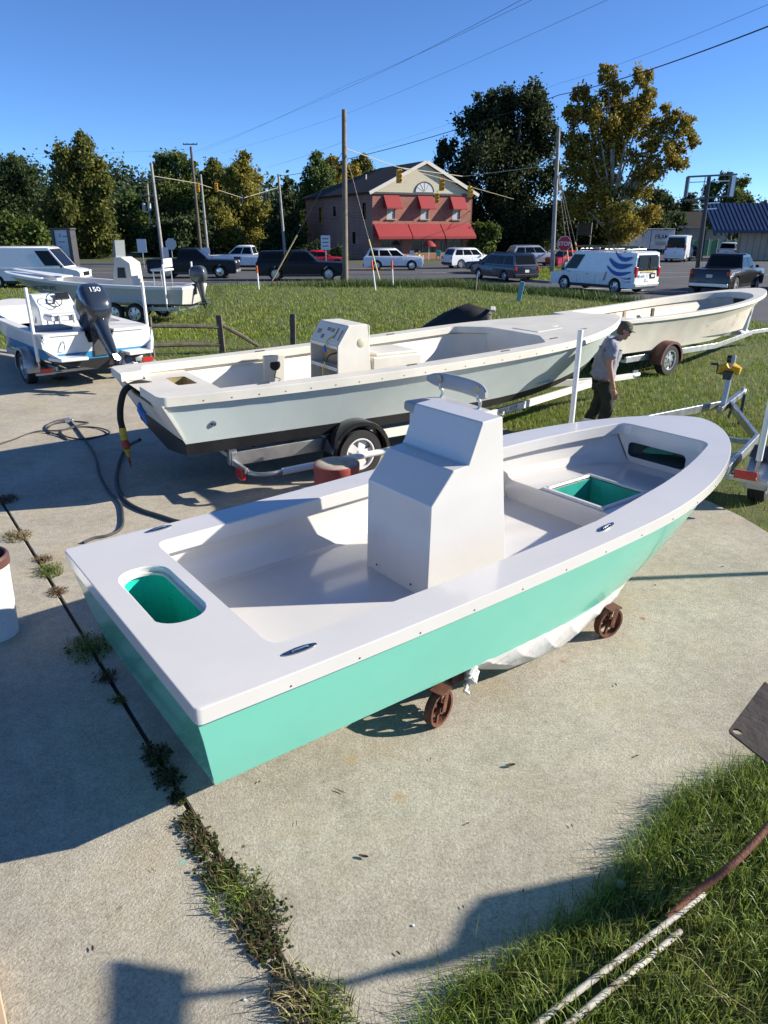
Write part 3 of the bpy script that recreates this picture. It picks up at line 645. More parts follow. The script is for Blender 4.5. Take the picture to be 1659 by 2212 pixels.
# its trailer
mt=trailer('white framed trailer with black fenders carrying the aqua skiff',(MO[0]+.9*math.cos(MA),MO[1]+.9*math.sin(MA),0),MA,4.0,.98,8.55,.46,M('white_trailer_steel',(.7,.68,.62),.45,var=.08,vs=2),[1.62],R=.34,fmat=M('black_fender',(.012,.012,.014),.18,coat=.5),side_n=1.22,poles=None,tail=False,bunks=(-.6,.6),rim=whiterim)
q=MB(); q.tube(catmull([(-.02,-1.0,.42),(.0,-1.3,.40),(.05,-1.52,.40),(.2,-1.60,.40),(.4,-1.62,.41)],6),.03,10); b=q.ob('guide_bracket',galv,mt)
MB().tube([(.35,-1.62,.41),(2.05,-1.66,.45)],.042,12).ob('side_guide',whitepvc,b)
MB().box((-.05,-1.28,.36),(.05,.20,.13)).ob('tail_light',redlens,mt,bev=.01)
MB().bar((-.02,-1.0,.42),(-.02,-1.42,.42),.04,.07).ob('light_bracket',alum,mt,bev=.005)
MB().box((-.03,-.98,.52),(.1,.09,.25)).ob('end_plate',galv,mt,bev=.006)
MB().box((1.0,-1.02,.47),(2.1,.03,.17)).ob('outer_channel',alum,mt,bev=.004)
# lettering on the draw bar
d0,d1=V(3.98,-.98,.46),V(7.45,-.06,.46); dd=(d1-d0).normalized(); nrm=V(dd.y,-dd.x,0); 
p=d0+dd*.62+nrm*.0275+V(0,0,.012); blk=M('lettering_black',(.012,.012,.012),.6)
text('ROAD  RIDER',.085,blk,mt,frame(p,dd,V(0,0,1)),shear=.3,ext=.0006)
q=MB()
for k,(o_,ln) in enumerate(((-.03,.26),(.20,.22),(-.02,.2),(.18,.16))):
    pp=d0+dd*(.62+o_)+nrm*.0275+V(0,0,-.032-(.016 if k>1 else 0)); q.bar(pp-dd*ln/2,pp+dd*ln/2,.002,.007)
q.ob('small_print',blk,mt)
# ---- cream skiff behind
SO,SA,SL=(4.423,16.067),.625,7.207
shb=lambda t:.96+.205*(1-(1-t/.486)**2) if t<.486 else 1.165*max(0,1-((t-.486)/.514)**1.758)**.603
szf=lambda t:1.33+.009*t+.283*t*t
cs=thing('cream_skiff','bare cream coloured skiff hull on a rusty trailer behind the walking man','boat',(*SO,0),SA)
q_=[(s,max(.2,shb(s/SL)-.17)) for s in np.linspace(.55,5.6,14)]+[(5.95,.52),(6.2,.3)]
op=q_+[(6.28,0)]+[(s,-n_) for s,n_ in q_[::-1]]
deck('gunwale',gelold,cs,SL,shb,szf,[op],rim=.08,inset=.03,lips=(.16,))
scn=lambda t:.86*(1 if t<.35 else max(0,1-((t-.35)/.65)**2.0)**.85); scz=lambda t:.60-.02*math.sin(3*t)+.38*max(0,(t-.55)/.45)**1.8
hull('hull',cream,cs,[lambda t:(t*(SL-.06)+.02,max(0,shb(t)-.03),szf(t)-.07),lambda t:(t*(SL-.3)+.04,max(0,(shb(t)-.03)*.5+scn(t)*.5-.04*math.sin(math.pi*t)),szf(t)*.5+scz(t)*.5),lambda t:(t*(SL-.7)+.1,scn(t),scz(t)),lambda t:(t*(SL-1.0)+.12,0,.44+.25*t**3)])
rg=[]
for s in np.linspace(.55,6.25,18):
    h=max(.12,shb(s/SL)-.17) if s<5.9 else max(.02,.55-(s-5.9)*1.2); rg.append([(s,-h,szf(s/SL)-.14),(s,-h-.04,szf(s/SL)-.16),(s,-h+.12,.72),(s,0,.70),(s,h-.12,.72),(s,h+.04,szf(s/SL)-.16),(s,h,szf(s/SL)-.14)])
MB().loft(rg,False).ob('liner',M('stained_liner',(.6,.55,.45),.7,var=.15,vs=2,wear=((.25,.13,.05),2.5,.6)),cs)
for s,n_,m_ in((2.4,-.75,'w'),(3.6,-.78,'b')): MB().box((s,-n_,.98),(.10,.05,.5)).ob('rib_stub',tan if m_=='w' else oldwood,cs,bev=.006)
rustf=M('rusty_fender',(.13,.045,.035),.55,var=.4,vs=8)
trailer('grey trailer with rust red fenders under the cream skiff',(SO[0]+.5*math.cos(SA),SO[1]+.5*math.sin(SA),0),SA,3.6,.8,7.7,.44,alum,[1.25],R=.35,fmat=rustf,side_n=1.0,tail=False,bunks=(-.5,.5),post=(6.35,1.25),rim=silverim,nspk=8)
# ---- empty galvanised trailer beside the teal bow
ea=math.atan2(3.62,2.55); ea=.93
e0=V(3.35,8.35,0)
et=trailer('empty galvanised trailer with winch post and yellow strap past the teal bow','' and 0 or (e0.x,e0.y,0),ea,1.75,.80,4.75,.48,galv,[.62],R=.30,fmat=galv,side_n=1.10,poles=(-.03,1.12,1.95),post=(3.35,1.28),rim=silverim,wr=.19)
ys=M('yellow_strap',(.75,.42,.02),.6,var=.2,vs=12)
q=MB(); 
for y in(-.11,.11): q.tube([(3.38,y*.2,1.07),(3.37,y*.6,1.12),(3.36,y,1.09),(3.36,y*1.15,1.02)],[.03,.07,.075,.03],8)
q.ob('strap',ys,et)
MB().box((.42,-1.10,.662),(.26,.27,.006),Matrix.Rotation(-.35,3,'Y')).ob('tread_pad',blackpl,et,bev=.002)
q=MB(); q.tube([(4.5,.0,.5),(4.52,.05,.3),(4.5,.1,.06)],.016,6); q.tube([(4.6,.02,.45),(4.62,.1,.25),(4.55,.12,.08)],.012,6); q.tube([(4.3,-.12,.55),(4.3,-.12,.03)],.03,8); q.ob('jack_and_chains',darkgrey,et)
# ================================================================ left boats
def outboard(label,loc,rz,tilt,col,H=1.55,txt=None):
    """x aft, pivot at transom top; tilt raises the lower unit aft"""
    o=thing('outboard_motor',label,'outboard motor',loc,rz)
    T=Matrix.Rotation(-tilt,4,'Y')
    def P(mb): mb.v=[(T@Vector(p))[:] for p in mb.v]; return mb
    k=H/1.55; rg=[]
    for z,x0,x1,hy,e in((.14,-.12,.30,.13,.6),(.22,-.20,.42,.20,.5),(.36,-.24,.47,.235,.45),(.52,-.25,.48,.24,.45),(.66,-.23,.46,.225,.45),(.76,-.18,.40,.19,.5),(.82,-.09,.30,.12,.6),(.835,0,.2,.05,.8)):
        cx,hx=(x0+x1)/2,(x1-x0)/2
        rg.append([((cx+hx*math.copysign(abs(math.cos(a))**e,math.cos(a)))*k,hy*k*math.copysign(abs(math.sin(a))**e,math.sin(a)),z*k) for a in np.linspace(0,2*math.pi,28,endpoint=False)])
    cow=P(MB().loft(rg,True,True)).ob('cowling',col,o,ang=60)
    rg=[]
    for z,x0,x1,hy in((.15,-.1,.28,.13),(.0,-.06,.26,.11),(-.25,-.02,.24,.09),(-.45,.0,.22,.075),(-.60,.02,.24,.05),(-.72,.03,.23,.032)):
        cx,hx=(x0+x1)/2,(x1-x0)/2; rg.append([((cx+hx*math.cos(a))*k,hy*k*math.sin(a),z*k) for a in np.linspace(0,2*math.pi,16,endpoint=False)])
    mid=P(MB().loft(rg,True,True)).ob('midsection',col,o,ang=60)
    mb=MB().prism([(.0,-.10,-.58),(.30,-.12,-.60),(.30,.12,-.60),(.0,.10,-.58)],(0,0,.02)); mb.v=[(x*k,y*k,z*k) for x,y,z in mb.v]; P(mb).ob('cavitation_plate',col,mid)
    mb=MB().tube([(-.12*k,0,-.74*k),(-.05*k,0,-.74*k),(.12*k,0,-.74*k),(.26*k,0,-.74*k)],[.012,.055*k,.062*k,.05*k],12); mb.prism([(.02*k,-.008,-.76*k),(.16*k,-.008,-.78*k),(.15*k,-.008,-.98*k),(.08*k,-.008,-.95*k)],(0,.016,0)); P(mb).ob('gearcase',col,mid)
    mb=MB()
    for j in range(3):
        a=j*2.094; c,s=math.cos(a),math.sin(a); q=[(.27,.03,.0),(.30,.1,.06),(.33,.17,.03),(.31,.15,-.05),(.28,.06,-.05)]
        mb.add([(x*k,(y*c-z*s)*k,(-.74+y*s+z*c)*k) for x,y,z in q],[(0,1,2,3,4)])
    mb.tube([(.26*k,0,-.74*k),(.36*k,0,-.74*k)],[.045*k,.03*k],10); P(mb).ob('propeller',chrome,mid)
    mb=MB().box((-.17*k,0,-.12*k),(.12*k,.26*k,.44*k)); mb.box((-.09*k,0,.05*k),(.16*k,.2*k,.1*k)); mb.ob('mounting_bracket',darkgrey,o,bev=.015)
    if txt:
        for sd in(1,):
            p=T@V(.47*k+.012,0,.56*k); text(txt,.13*k,M('white_decal',(.75,.77,.8),.4),cow,frame(p,V(0,1,0),T.to_3x3()@V(0,0,1)))
        for sd in(-1,1):
            mb=MB().prism([(-.02*k,sd*.243*k,.36*k),(.08*k,sd*.243*k,.36*k),(.02*k,sd*.243*k,.66*k),(-.06*k,sd*.243*k,.66*k)],(0,sd*.003,0)); P(mb).ob('side_decal',MATS['white_decal'],cow)
    return o
navy=M('outboard_navy',(.022,.03,.045),.22,coat=.6); greym=M('outboard_grey',(.06,.07,.08),.28,coat=.5)
# white and blue boat (stern towards us), bow points up-left
LA=math.atan2(2.05,-1.95); LA=math.radians(131)
LO=V(-5.86,14.95,0); LBEAM=1.17; LLen=6.2
lb=thing('white_boat','white boat with blue waterline and a raised outboard at the left edge','boat',LO,LA)
lhb=lambda t:LBEAM*(1 if t<.45 else max(0,1-((t-.45)/.55)**2.2)**.6); lz=lambda t:1.18+.22*t*t
q_=[(s,lhb(s/LLen)-.2) for s in np.linspace(1.2,5.0,10)]
deck('deck_cap',M('warm_white_deck',(.72,.69,.63),.4,var=.06,vs=2),lb,LLen,lhb,lz,[rc(q_+[(s,-n_) for s,n_ in q_[::-1]],.15)],rim=.05,rnd=.02,inset=.03,corner=.25,lips=(.45,),notch=[(0,-.30),(.12,-.30),(.42,-.24),(.42,.24),(.12,.30),(0,.30)])
fill([(s,n_-.01) for s,n_ in q_]+[(s,-n_+.01) for s,n_ in q_[::-1]],[],lambda x,y:(x,-y,.78),'sole',gelold,lb)
lcn=lambda t:1.02*(1 if t<.4 else max(0,1-((t-.4)/.6)**2.2)**.85); lcz=lambda t:.62+.3*max(0,(t-.5)/.5)**1.7
pale=M('pale_blue_hull',(.68,.71,.69),.3,coat=.3,var=.03); blueh=M('blue_waterline',(.03,.22,.42),.35,coat=.3,var=.06)
A=[lambda t:(t*(LLen-.06)+.02,max(0,lhb(t)-.03),lz(t)-.045),lambda t:(t*(LLen-.3)+.03,lhb(t)*.5+lcn(t)*.5-.03,lz(t)*.35+lcz(t)*.65+.02)]
B=[A[1],lambda t:(t*(LLen-.7)+.04,lcn(t),lcz(t))]; Cc=[B[1],lambda t:(t*(LLen-1.2)+.06,0,.36+.3*t**4)]
hull('hull_side',pale,lb,A,cap=False); hull('hull_band',blueh,lb,B,cap=False); hull('hull_bottom',M('dark_bottom',(.008,.009,.012),.5),lb,Cc)
MB().prism([(.03,-1.1,1.135),(.03,-.3,1.135),(.03,-.24,.95),(.03,.24,.95),(.03,.3,1.135),(.03,1.1,1.135),(.045,1.05,.77),(.045,-1.05,.77)],(.03,0,0)).ob('transom',pale,lb)
MB().prism([(.046,-1.05,.77),(.046,1.05,.77),(.06,.98,.6),(.07,0,.36),(.06,-.98,.6)],(.02,0,0)).ob('transom_lower',blueh,lb)
for sd in(-1,1): MB().prism([(-.38,sd*.42,.66),(.06,sd*.40,.66),(.06,sd*1.0,.66),(.04,sd*1.08,.66),(-.34,sd*.95,.66)],(0,0,.07)).ob('swim_platform',pale,lb,bev=.02)
for sd in(-1,1):
    mb=MB().prism([(.05,sd*1.12-.03,1.1),(.02,sd*1.12-.03,.9),(-.34,sd*.93-.03,.735),(.05,sd*1.0-.03,.735)],(0,.06,0)); mb.ob('platform_gusset',pale,lb)
MB().prism([(.5,.35,lz(.1)+.004),(1.15,.35,lz(.15)+.004),(1.15,1.06,lz(.15)+.004),(.5,1.05,lz(.1)+.004)],(0,0,.05)).ob('stern_cushion',M('grey_vinyl',(.22,.23,.25),.55,var=.1,bump=.1,bs=8),lb,bev=.03)
MB().prism([(2.35,-.42,.78),(2.42,-.42,1.45),(2.75,-.40,1.72),(2.95,-.38,1.74),(3.15,-.42,.78)],(0,.84,0)).ob('console',pale,lb,bev=.03)
c=MB(); c.lathe([(.155,0),(.165,.01),(.175,0),(.165,-.01),(.155,0)],22,ax='X'); 
for a in(0,2.1,4.2): c.bar((0,0,0),(0,.16*math.cos(a),.16*math.sin(a)),.02,.012)
c.bar((0,0,0),(.2,0,-.05),.04,.04); sw=c.ob('steering_wheel',blackpl,lb,loc=(2.42,.05,1.62)); sw.rotation_euler=(0,.5,0)
MB().box((2.62,-.2,1.68),(.05,.3,.16),Matrix.Rotation(.6,3,'Y')).ob('dash_screen',blackpl,lb,bev=.01)
sq=MB(); sq.box((1.75,0,1.30),(.55,.95,.11)); ssq=sq.ob('leaning_seat',whitepvc,lb,bev=.03)
q=MB()
for x in(1.52,1.98):
    for y in(-.42,.42): q.tube([(x,y,.78),(x,y*.95,1.27)],.02,8)
for y in(-.3,0,.3): q.lathe([(.03,0),(.03,.18),(.027,.18),(.027,0)],10,(1.44,y,1.2))
q.ob('seat_frame',alum,ssq)
MB().prism([(1.45,-.45,1.36),(1.95,-.47,1.36),(1.95,.47,1.36),(1.45,.45,1.36)],(0,0,.03)).ob('table_top',whitepvc,ssq,bev=.01)
MB().lathe([(.0005,0),(.10,0),(.10,.004)],20,ax='Y').ob('round_decal',M('decal_grey',(.2,.24,.25),.5),lb,loc=(2.8,.425,1.2))
MB().tube(catmull([(.02,.75,1.02),(-.03,.74,.95),(-.03,.76,.86),(.02,.75,.83)],4),.012,6).ob('grab_rail',chrome,lb)
ob=outboard('large dark navy outboard tilted up on the white boat',LO+Vector((math.cos(LA)*-.12,math.sin(LA)*-.12,1.08)),LA+math.pi,.76,navy,1.9,'150')
trailer('galvanised trailer with white guide pole under the white boat',(LO.x+.35*math.cos(LA),LO.y+.35*math.sin(LA),0),LA,3.6,.85,7,.42,galv,[1.05],R=.36,fmat=galv,side_n=1.12,poles=(-.0,1.18,2.05),bunks=(-.5,.5),rim=silverim)
# grey boat further back, broadside, bow to the left
GO=V(-6.75,26.6,0); GA=math.radians(171); GL=7.4
gb=thing('grey_boat','long grey hulled boat with registration number on a tandem trailer','boat',GO,GA)
ghb=lambda t:1.1*(1 if t<.45 else max(0,1-((t-.45)/.55)**2)**.6); gz=lambda t:1.26+.42*t**2.2
gg=M('warm_grey_hull',(.5,.49,.45),.35,coat=.3,var=.04,vs=1); gwh=M('boat_white',(.74,.73,.7),.3,coat=.3,var=.03)
q_=[(s,ghb(s/GL)-.2) for s in np.linspace(.5,5.6,12)]
deck('deck_cap',gwh,gb,GL,ghb,gz,[rc(q_+[(s,-n_) for s,n_ in q_[::-1]],.15)],rim=.10,rnd=.02,lips=(.4,))
gcn=lambda t:1.0*(1 if t<.4 else max(0,1-((t-.4)/.6)**2)**.85); gcz=lambda t:.68+.45*max(0,(t-.45)/.55)**1.7
hull('hull',gg,gb,[lambda t:(t*(GL-.06)+.02,max(0,ghb(t)-.03),gz(t)-.09),lambda t:(t*(GL-.5)+.08,ghb(t)*.4+gcn(t)*.6-.03,gz(t)*.4+gcz(t)*.6),lambda t:(t*(GL-.9)+.12,gcn(t),gcz(t)),lambda t:(t*(GL-1.2)+.15,0,.6+.4*t**3)])
MB().box((GL-2.2,0,gz(.7)+.06),(2.6,.001,.001)) if False else None
MB().prism([(5.0,-.5,1.47),(7.0,-.12,1.72),(7.0,.12,1.72),(5.0,.5,1.47)],(0,0,.05)).ob('bow_platform',gwh,gb,bev=.02)
MB().prism([(2.15,-.4,1.1),(2.2,-.4,2.0),(2.5,-.38,2.2),(2.75,-.38,2.2),(3.0,-.4,1.1)],(0,.8,0)).ob('console',M('boat_cream',(.6,.57,.5),.4),gb,bev=.03)
MB().prism([(2.4,.402,1.5),(2.42,.402,1.85),(2.68,.402,1.85),(2.72,.402,1.5)],(0,.02,0)).ob('console_window',blackpl,gb)
MB().prism([(2.72,-.36,2.18),(2.85,-.36,2.18),(2.75,-.34,2.75),(2.68,-.34,2.75)],(0,.7,0)).ob('windscreen',M('acrylic',(.2,.22,.23),.1,coat=.5),gb,bev=.01)
q=MB(); 
for x in(1.0,1.4):
    for y in(-.3,.3): q.tube([(x,y,1.1),(x,y,1.75)],.022,6)
ch=q.ob('deck_chair_frame',alum,gb); MB().box((1.2,0,1.77),(.55,.75,.08)).ob('chair_seat',gwh,ch,bev=.03); MB().box((.98,0,2.0),(.08,.7,.3)).ob('chair_back',gwh,ch,bev=.03)
text('NC 7787 WC',.17,blk,gb,frame((5.25,.995,1.17),V(-1,.12,0),V(0,.10,1)),bold=.003)
text('GTS',.13,blk,gb,frame((1.35,1.035,1.1),V(-1,0,0),V(0,.04,1)))
outboard('silver grey outboard on the stern of the grey hulled boat',GO+Vector((math.cos(GA)*-.1,math.sin(GA)*-.1,1.22)),GA+math.pi,.12,greym,1.28)
trailer('tandem axle trailer with bright wheels under the grey hulled boat',(GO.x+.3*math.cos(GA),GO.y+.3*math.sin(GA),0),GA,4.4,.85,8,.5,galv,[1.55,2.35],R=.35,fmat=alum,side_n=1.08,poles=(.3,1.2,2.0),bunks=(-.5,.5),rim=silverim,tail=False)
# ================================================================ small things between the boats
# leaning post seat
lp0=g(985,985); s_=thing('leaning_post_seat','white cushioned leaning post with curved backrest behind the tall console','seat',(.74,8.2,0),.56)
cu=M('seat_vinyl',(.42,.42,.41),.45,var=.08,bump=.15,bs=7)
MB().box((0,0,.53),(.50,.86,1.06)).ob('seat_box',whitepvc,s_,bev=.03); MB().box((0,0,1.125),(.60,.98,.13)).ob('cushion',cu,s_,bev=.045,seg=3)
rg=[]
for k in range(15):
    u=-1+2*k/14; y=.56*u; x=.22-.10*u*u; hh=.092*(1-abs(u)**6*.6)
    rg.append([(x+a,y,1.40+b*hh/.1) for a,b in((-.02,-.08),(-.024,0),(-.02,.08),(-.006,.10),(.012,.10),(.022,.07),(.022,-.07),(.012,-.10),(-.006,-.10))])
MB().loft(rg,True,True).ob('backrest',cu,s_)
for y in(-.36,.36): MB().tube(catmull([(.12,y,1.1),(.20,y,1.24),(.16,y,1.32),(.19,y*1.02,1.41)],6),.02,9).ob('backrest_tube',alum,s_)
q=MB(); 
for y in(-.40,.40): q.lathe([(.0005,-.02),(.05,-.02),(.05,.02),(.0005,.02)],14,(.165,y*.91,1.415),'X')
q.ob('tube_flange',chrome,s_)
MB().tube(catmull([(-.27,.44,.35),(-.31,.44,.38),(-.31,.44,.68),(-.27,.44,.72)],4),.012,6).ob('latch',chrome,s_)
# red tub
rp=at(727,1000,7.75); TS=rp.z/.505; t=thing('plastic_tub','faded red ribbed plastic tub beside the white trailer guide','tub',(rp.x,rp.y,0)); t.scale=(TS,TS,TS)
redt=M('faded_red_plastic',(.38,.075,.06),.6,var=.15,vs=5)
rg=[]
for z,r in((0,.225),(.05,.222),(.38,.205),(.435,.208),(.45,.215),(.50,.215),(.505,.205)):
    rg.append([((r+(.006 if (k%2 and .04<z<.39) else 0))*math.cos(2*math.pi*k/56),(r+(.006 if (k%2 and .04<z<.39) else 0))*math.sin(2*math.pi*k/56),z) for k in range(56)])
MB().loft(rg,True,True).ob('tub',redt,t)
MB().lathe([(.0005,.508),(.12,.51),(.195,.509),(.205,.502)],28).ob('lid',M('dusty_lid',(.42,.36,.28),.8,var=.3,vs=9),t)
# bucket at left
bp=g(-22,1400); t=thing('bucket','white bucket with brown rim standing at the left edge','bucket',(bp.x-.03,bp.y+.17,0)); t.scale=(1,1,1.62)
MB().lathe([(.0005,.005),(.165,.0),(.172,.03),(.20,.40),(.195,.40),(.17,.03),(.0005,.02)],36).ob('body',M('scuffed_white_plastic',(.68,.68,.68),.45,var=.1,vs=5,wear=((.12,.09,.07),6,.62)),t)
MB().lathe([(.20,.395),(.213,.40),(.215,.44),(.20,.452),(.187,.45),(.185,.30),(.19,.39)],36).ob('rim_band',M('brown_plastic',(.10,.045,.035),.5),t)
MB().lathe([(.0005,.10),(.165,.10),(.187,.44)],30).ob('residue',M('brown_residue',(.06,.03,.02),.7,var=.3),t)
# hoses on the concrete
def hose(label,pts,r,mat,name='hose',n=8): return tag(MB().tube(catmull(pts,7),r,n).ob(name,mat),label,'hose')
G=lambda x,y,h=.045:(lambda p:(p.x,p.y,h))(g(x,y,h))
rub2=M('dusty_rubber',(.05,.05,.055),.7,var=.3,vs=8)
hose('thick black hose curving from the transom to the teal skiff',[g(302,950,.32),G(275,965,.12),G(258,1000),G(252,1040),G(268,1078),G(300,1100),G(345,1115),G(390,1128),G(470,1135)],.026,rub2)
hose('thin twisted black cable lying on the concrete by the coil',[G(118,915),G(150,910),G(180,945),G(205,985),G(215,1025),G(235,1062),G(258,1085),G(265,1110),G(262,1140),G(235,1156),G(205,1162),G(180,1172)],.017,rub2)
co=[G(x,y,.04+.008*(k%3)) for k,(x,y) in enumerate([(149,903),(129,907),(112,912),(98,922),(104,930),(129,929),(176,922),(217,925),(237,934),(217,942),(183,949),(146,944),(132,935),(139,928),(173,917),(190,913),(152,910),(118,915),(102,928),(112,936),(129,939),(146,950),(120,938),(91,931),(61,937),(30,949),(-10,962)])]
hose('loosely coiled black cable on the concrete near the mid left','' and 0 or co,.012,rub2,name='cable_coil')
MB().box(G(150,909,.06),(.14,.06,.07)).ob('cable_plug',alum,bpy.data.objects['cable_coil'],bev=.01)
# ================================================================ split-rail fence, covered outboard, person
fe=thing('split_rail_fence','weathered split rail timber fence between the left boats and lawn','fence',(0,0,0))
P1,P2,P3=g(330,768),V(-4.35,19.4,0),g(655,762); P1=V(-6.05,18.7,0); P3=V(-2.55,20.2,0)
for p,h,a in((P1,1.02,.02),(P2,1.0,-.03),(P3,.95,.03)):
    q=MB(); q.bar((p.x,p.y,-.05),(p.x+a,p.y,h),.15,.11,(0,1,0)); q.ob('post',oldwood,fe,bev=.015)
for a,b,za,zb in((P1,P2,.80,.68),(P1,P2,.30,.22),(P2,P2.lerp(P3,.5),.76,.12)):
    m_=(a+b)/2; MB().tube([V(a.x,a.y,za),V(m_.x,m_.y+.02,(za+zb)/2+.02),V(b.x,b.y,zb)],[.05,.058,.045],7).ob('rail',oldwood,fe)
MB().tube(catmull([V(P1.x-.1,P1.y-.05,.6),V(P1.x-.17,P1.y-.06,.35),V(P1.x-.08,P1.y-.05,.1)],5),.008,5).ob('wire',darkgrey,fe)
# black covered outboard lying beyond the aqua skiff
cov=M('black_cover',(.016,.017,.018),.62,var=.3,vs=3,bump=.4,bs=5)
cv=thing('covered_motor','black tarpaulin covered motor lying on the lawn beyond the aqua skiff','covered motor',g(985,716),-.12)
rg=[]
for x,h,wd in((-1.25,.02,.05),(-1.1,.14,.2),(-.8,.34,.32),(-.4,.58,.4),(0,.78,.42),(.4,.86,.42),(.7,.80,.4),(.95,.72,.36),(1.1,.66,.34),(1.14,.3,.36),(1.16,.0,.40)):
    rg.append([(x+.02*math.sin(9*k+x*5),wd*math.cos(a)*(1+.07*math.sin(5*a+x*7)),max(0,.0+h*math.sin(a)**.7*(1+.05*math.sin(7*a+x*9)))) for k,a in enumerate(np.linspace(0,math.pi,18))])
MB().loft(rg,False,False).ob('cover',cov,cv,ang=60)
MB().box((1.15,-.15,.74),(.16,.3,.07),Matrix.Rotation(.3,3,'X')).ob('exposed_corner',gelold,cv,bev=.02)
wt=thing('dark_bundle','low dark bundle on the lawn beside the covered motor','bundle',g(1110,705),0)
MB().lathe([(.0005,.26),(.2,.27),(.3,.2),(.32,.08),(.3,0)],18).ob('heap',cov,wt); MB().lathe([(.0005,.20),(.16,.21),(.26,.15),(.27,.0)],16,(.7,.1,0)).ob('heap',cov,wt)
# ---- walking man
def skin(name,V_,E_,R_,mat,par,root=0,sub=2):
    me=bpy.data.meshes.new(name); me.from_pydata(V_,E_,[]); o=link(name,me,mat,par)
    md=o.modifiers.new('skin','SKIN'); md.use_smooth_shade=True
    for i,r in enumerate(R_):
        d=me.skin_vertices[0].data[i]; d.radius=r if isinstance(r,tuple) else (r,r); d.use_root=(i==root)
    s=o.modifiers.new('sub','SUBSURF'); s.levels=s.render_levels=sub
    if name in('shirt','trousers'):
        s.levels=s.render_levels=3; tx=bpy.data.textures.get('cloth') or bpy.data.textures.new('cloth','CLOUDS'); tx.noise_scale=.11; tx.noise_depth=2
        d=o.modifiers.new('folds','DISPLACE'); d.texture=tx; d.strength=.05; d.mid_level=.5; d.texture_coords='LOCAL'
    return o
pp=at(1312,910,11.2); pf_=thing('person','man in grey tee shirt camouflage cap and dark trousers walking head bowed','person',(3.50,11.25,0),math.radians(-12))
skn=M('skin',(.42,.22,.15),.55,var=.06); hair=M('brown_hair',(.09,.05,.025),.7,bump=.5,bs=80)
Zs=1.0
def Y(x,y,z): return (x,y,z)
# x: walking direction (right), y: away from camera
pel=Y(0,0,.96); che=Y(.06,0,1.30); nk=Y(.12,0,1.46); hd0=Y(.16,0,1.53); hd1=Y(.21,0,1.63); hd2=Y(.22,0,1.70)
body=[pel,Y(.02,0,1.12),Y(.05,0,1.36),Y(.12,0,1.52),hd0,hd1,hd2, Y(.05,-.21,1.47),Y(.02,-.29,1.17),Y(.10,-.30,.89),Y(.13,-.295,.79), Y(.05,.21,1.47),Y(-.02,.27,1.18),Y(.03,.27,.92),Y(.05,.27,.82),
      Y(.01,-.10,.92),Y(.10,-.11,.50),Y(.0,-.11,.09),Y(.13,-.11,.05), Y(-.01,.10,.92),Y(-.02,.10,.50),Y(-.20,.10,.14),Y(-.08,.10,.05)]
ed=[(0,1),(1,2),(2,3),(3,4),(4,5),(5,6),(2,7),(7,8),(8,9),(9,10),(2,11),(11,12),(12,13),(13,14),(0,15),(15,16),(16,17),(17,18),(0,19),(19,20),(20,21),(21,22)]
rd=[.13,.12,(.13,.11),.06,.06,.088,.075,.066,.05,.038,.036,.066,.05,.038,.036,.085,.06,.045,.04,.085,.06,.045,.04]
bo=skin('body',body,ed,rd,skn,pf_)
# hands: five fingers each
for sy,wr in((-1,Vector((.13,-.295,.79))),(1,Vector((.05,.27,.82)))):
    q=MB(); q.tube([wr,wr+V(.015,0,-.05),wr+V(.025,0,-.085)],[.03,.038,.034],10); hand=q.ob('hand',skn,bo)
    for k,(dy,ln) in enumerate(((-.028,.075),(-.009,.085),(.010,.08),(.027,.065))):
        b=wr+V(.03,dy*.0,-.085)+V(.028-.018*k*.9,0,0)
        q=MB().tube([b,b+V(.006,.008*-sy,-ln*.45),b+V(-.004,.02*-sy,-ln*.8),b+V(-.02,.026*-sy,-ln)],[.010,.0095,.009,.006],7); q.ob('finger',skn,hand)
    MB().tube([wr+V(.035,0,-.03),wr+V(.06,-.012*-sy,-.06),wr+V(.062,.0,-.095)],[.013,.011,.008],7).ob('finger',skn,hand)
sh=M('grey_tee_shirt',(.27,.28,.31),.9,var=.22,vs=9,bump=.9,bs=11)
skin('shirt',[Y(-.06,0,.86),Y(-.02,0,1.02),Y(.015,0,1.20),Y(.045,0,1.37),Y(.10,0,1.50),Y(.045,-.205,1.455),Y(.03,-.28,1.24),Y(.045,.205,1.455),Y(-.01,.265,1.24)],[(0,1),(1,2),(2,3),(3,4),(3,5),(5,6),(3,7),(7,8)],[(.19,.23),(.175,.21),(.168,.195),(.17,.16),.082,.105,.095,.105,.095],sh,bo,root=2)
tr=M('dark_olive_trousers',(.035,.037,.026),.9,var=.35,vs=6,bump=.6,bs=10)
skin('trousers',[Y(-.02,0,.98),Y(0,-.10,.84),Y(.10,-.115,.50),Y(.0,-.11,.10),Y(-.02,.09,.84),Y(-.03,.10,.50),Y(-.19,.10,.16)],[(0,1),(1,2),(2,3),(0,4),(4,5),(5,6)],[(.16,.19),.135,.11,.095,.135,.11,.095],tr,bo)
for xy,rz in(((.0,-.11,.05),0),((-.16,.10,.07),.4)):
    q=MB(); rgs=[]
    for x,h,wd in((-.10,.03,.03),(-.07,.07,.045),(.02,.07,.05),(.12,.045,.052),(.18,.03,.03)):
        rgs.append([(x,wd*math.cos(a),-.045+max(0,h*(1+math.sin(a)))) for a in np.linspace(0,2*math.pi,12,endpoint=False)])
    o=q.loft(rgs,True,True).ob('shoe',M('shoe',(.04,.035,.03),.7),bo,loc=xy); o.rotation_euler=(0,rz,0)
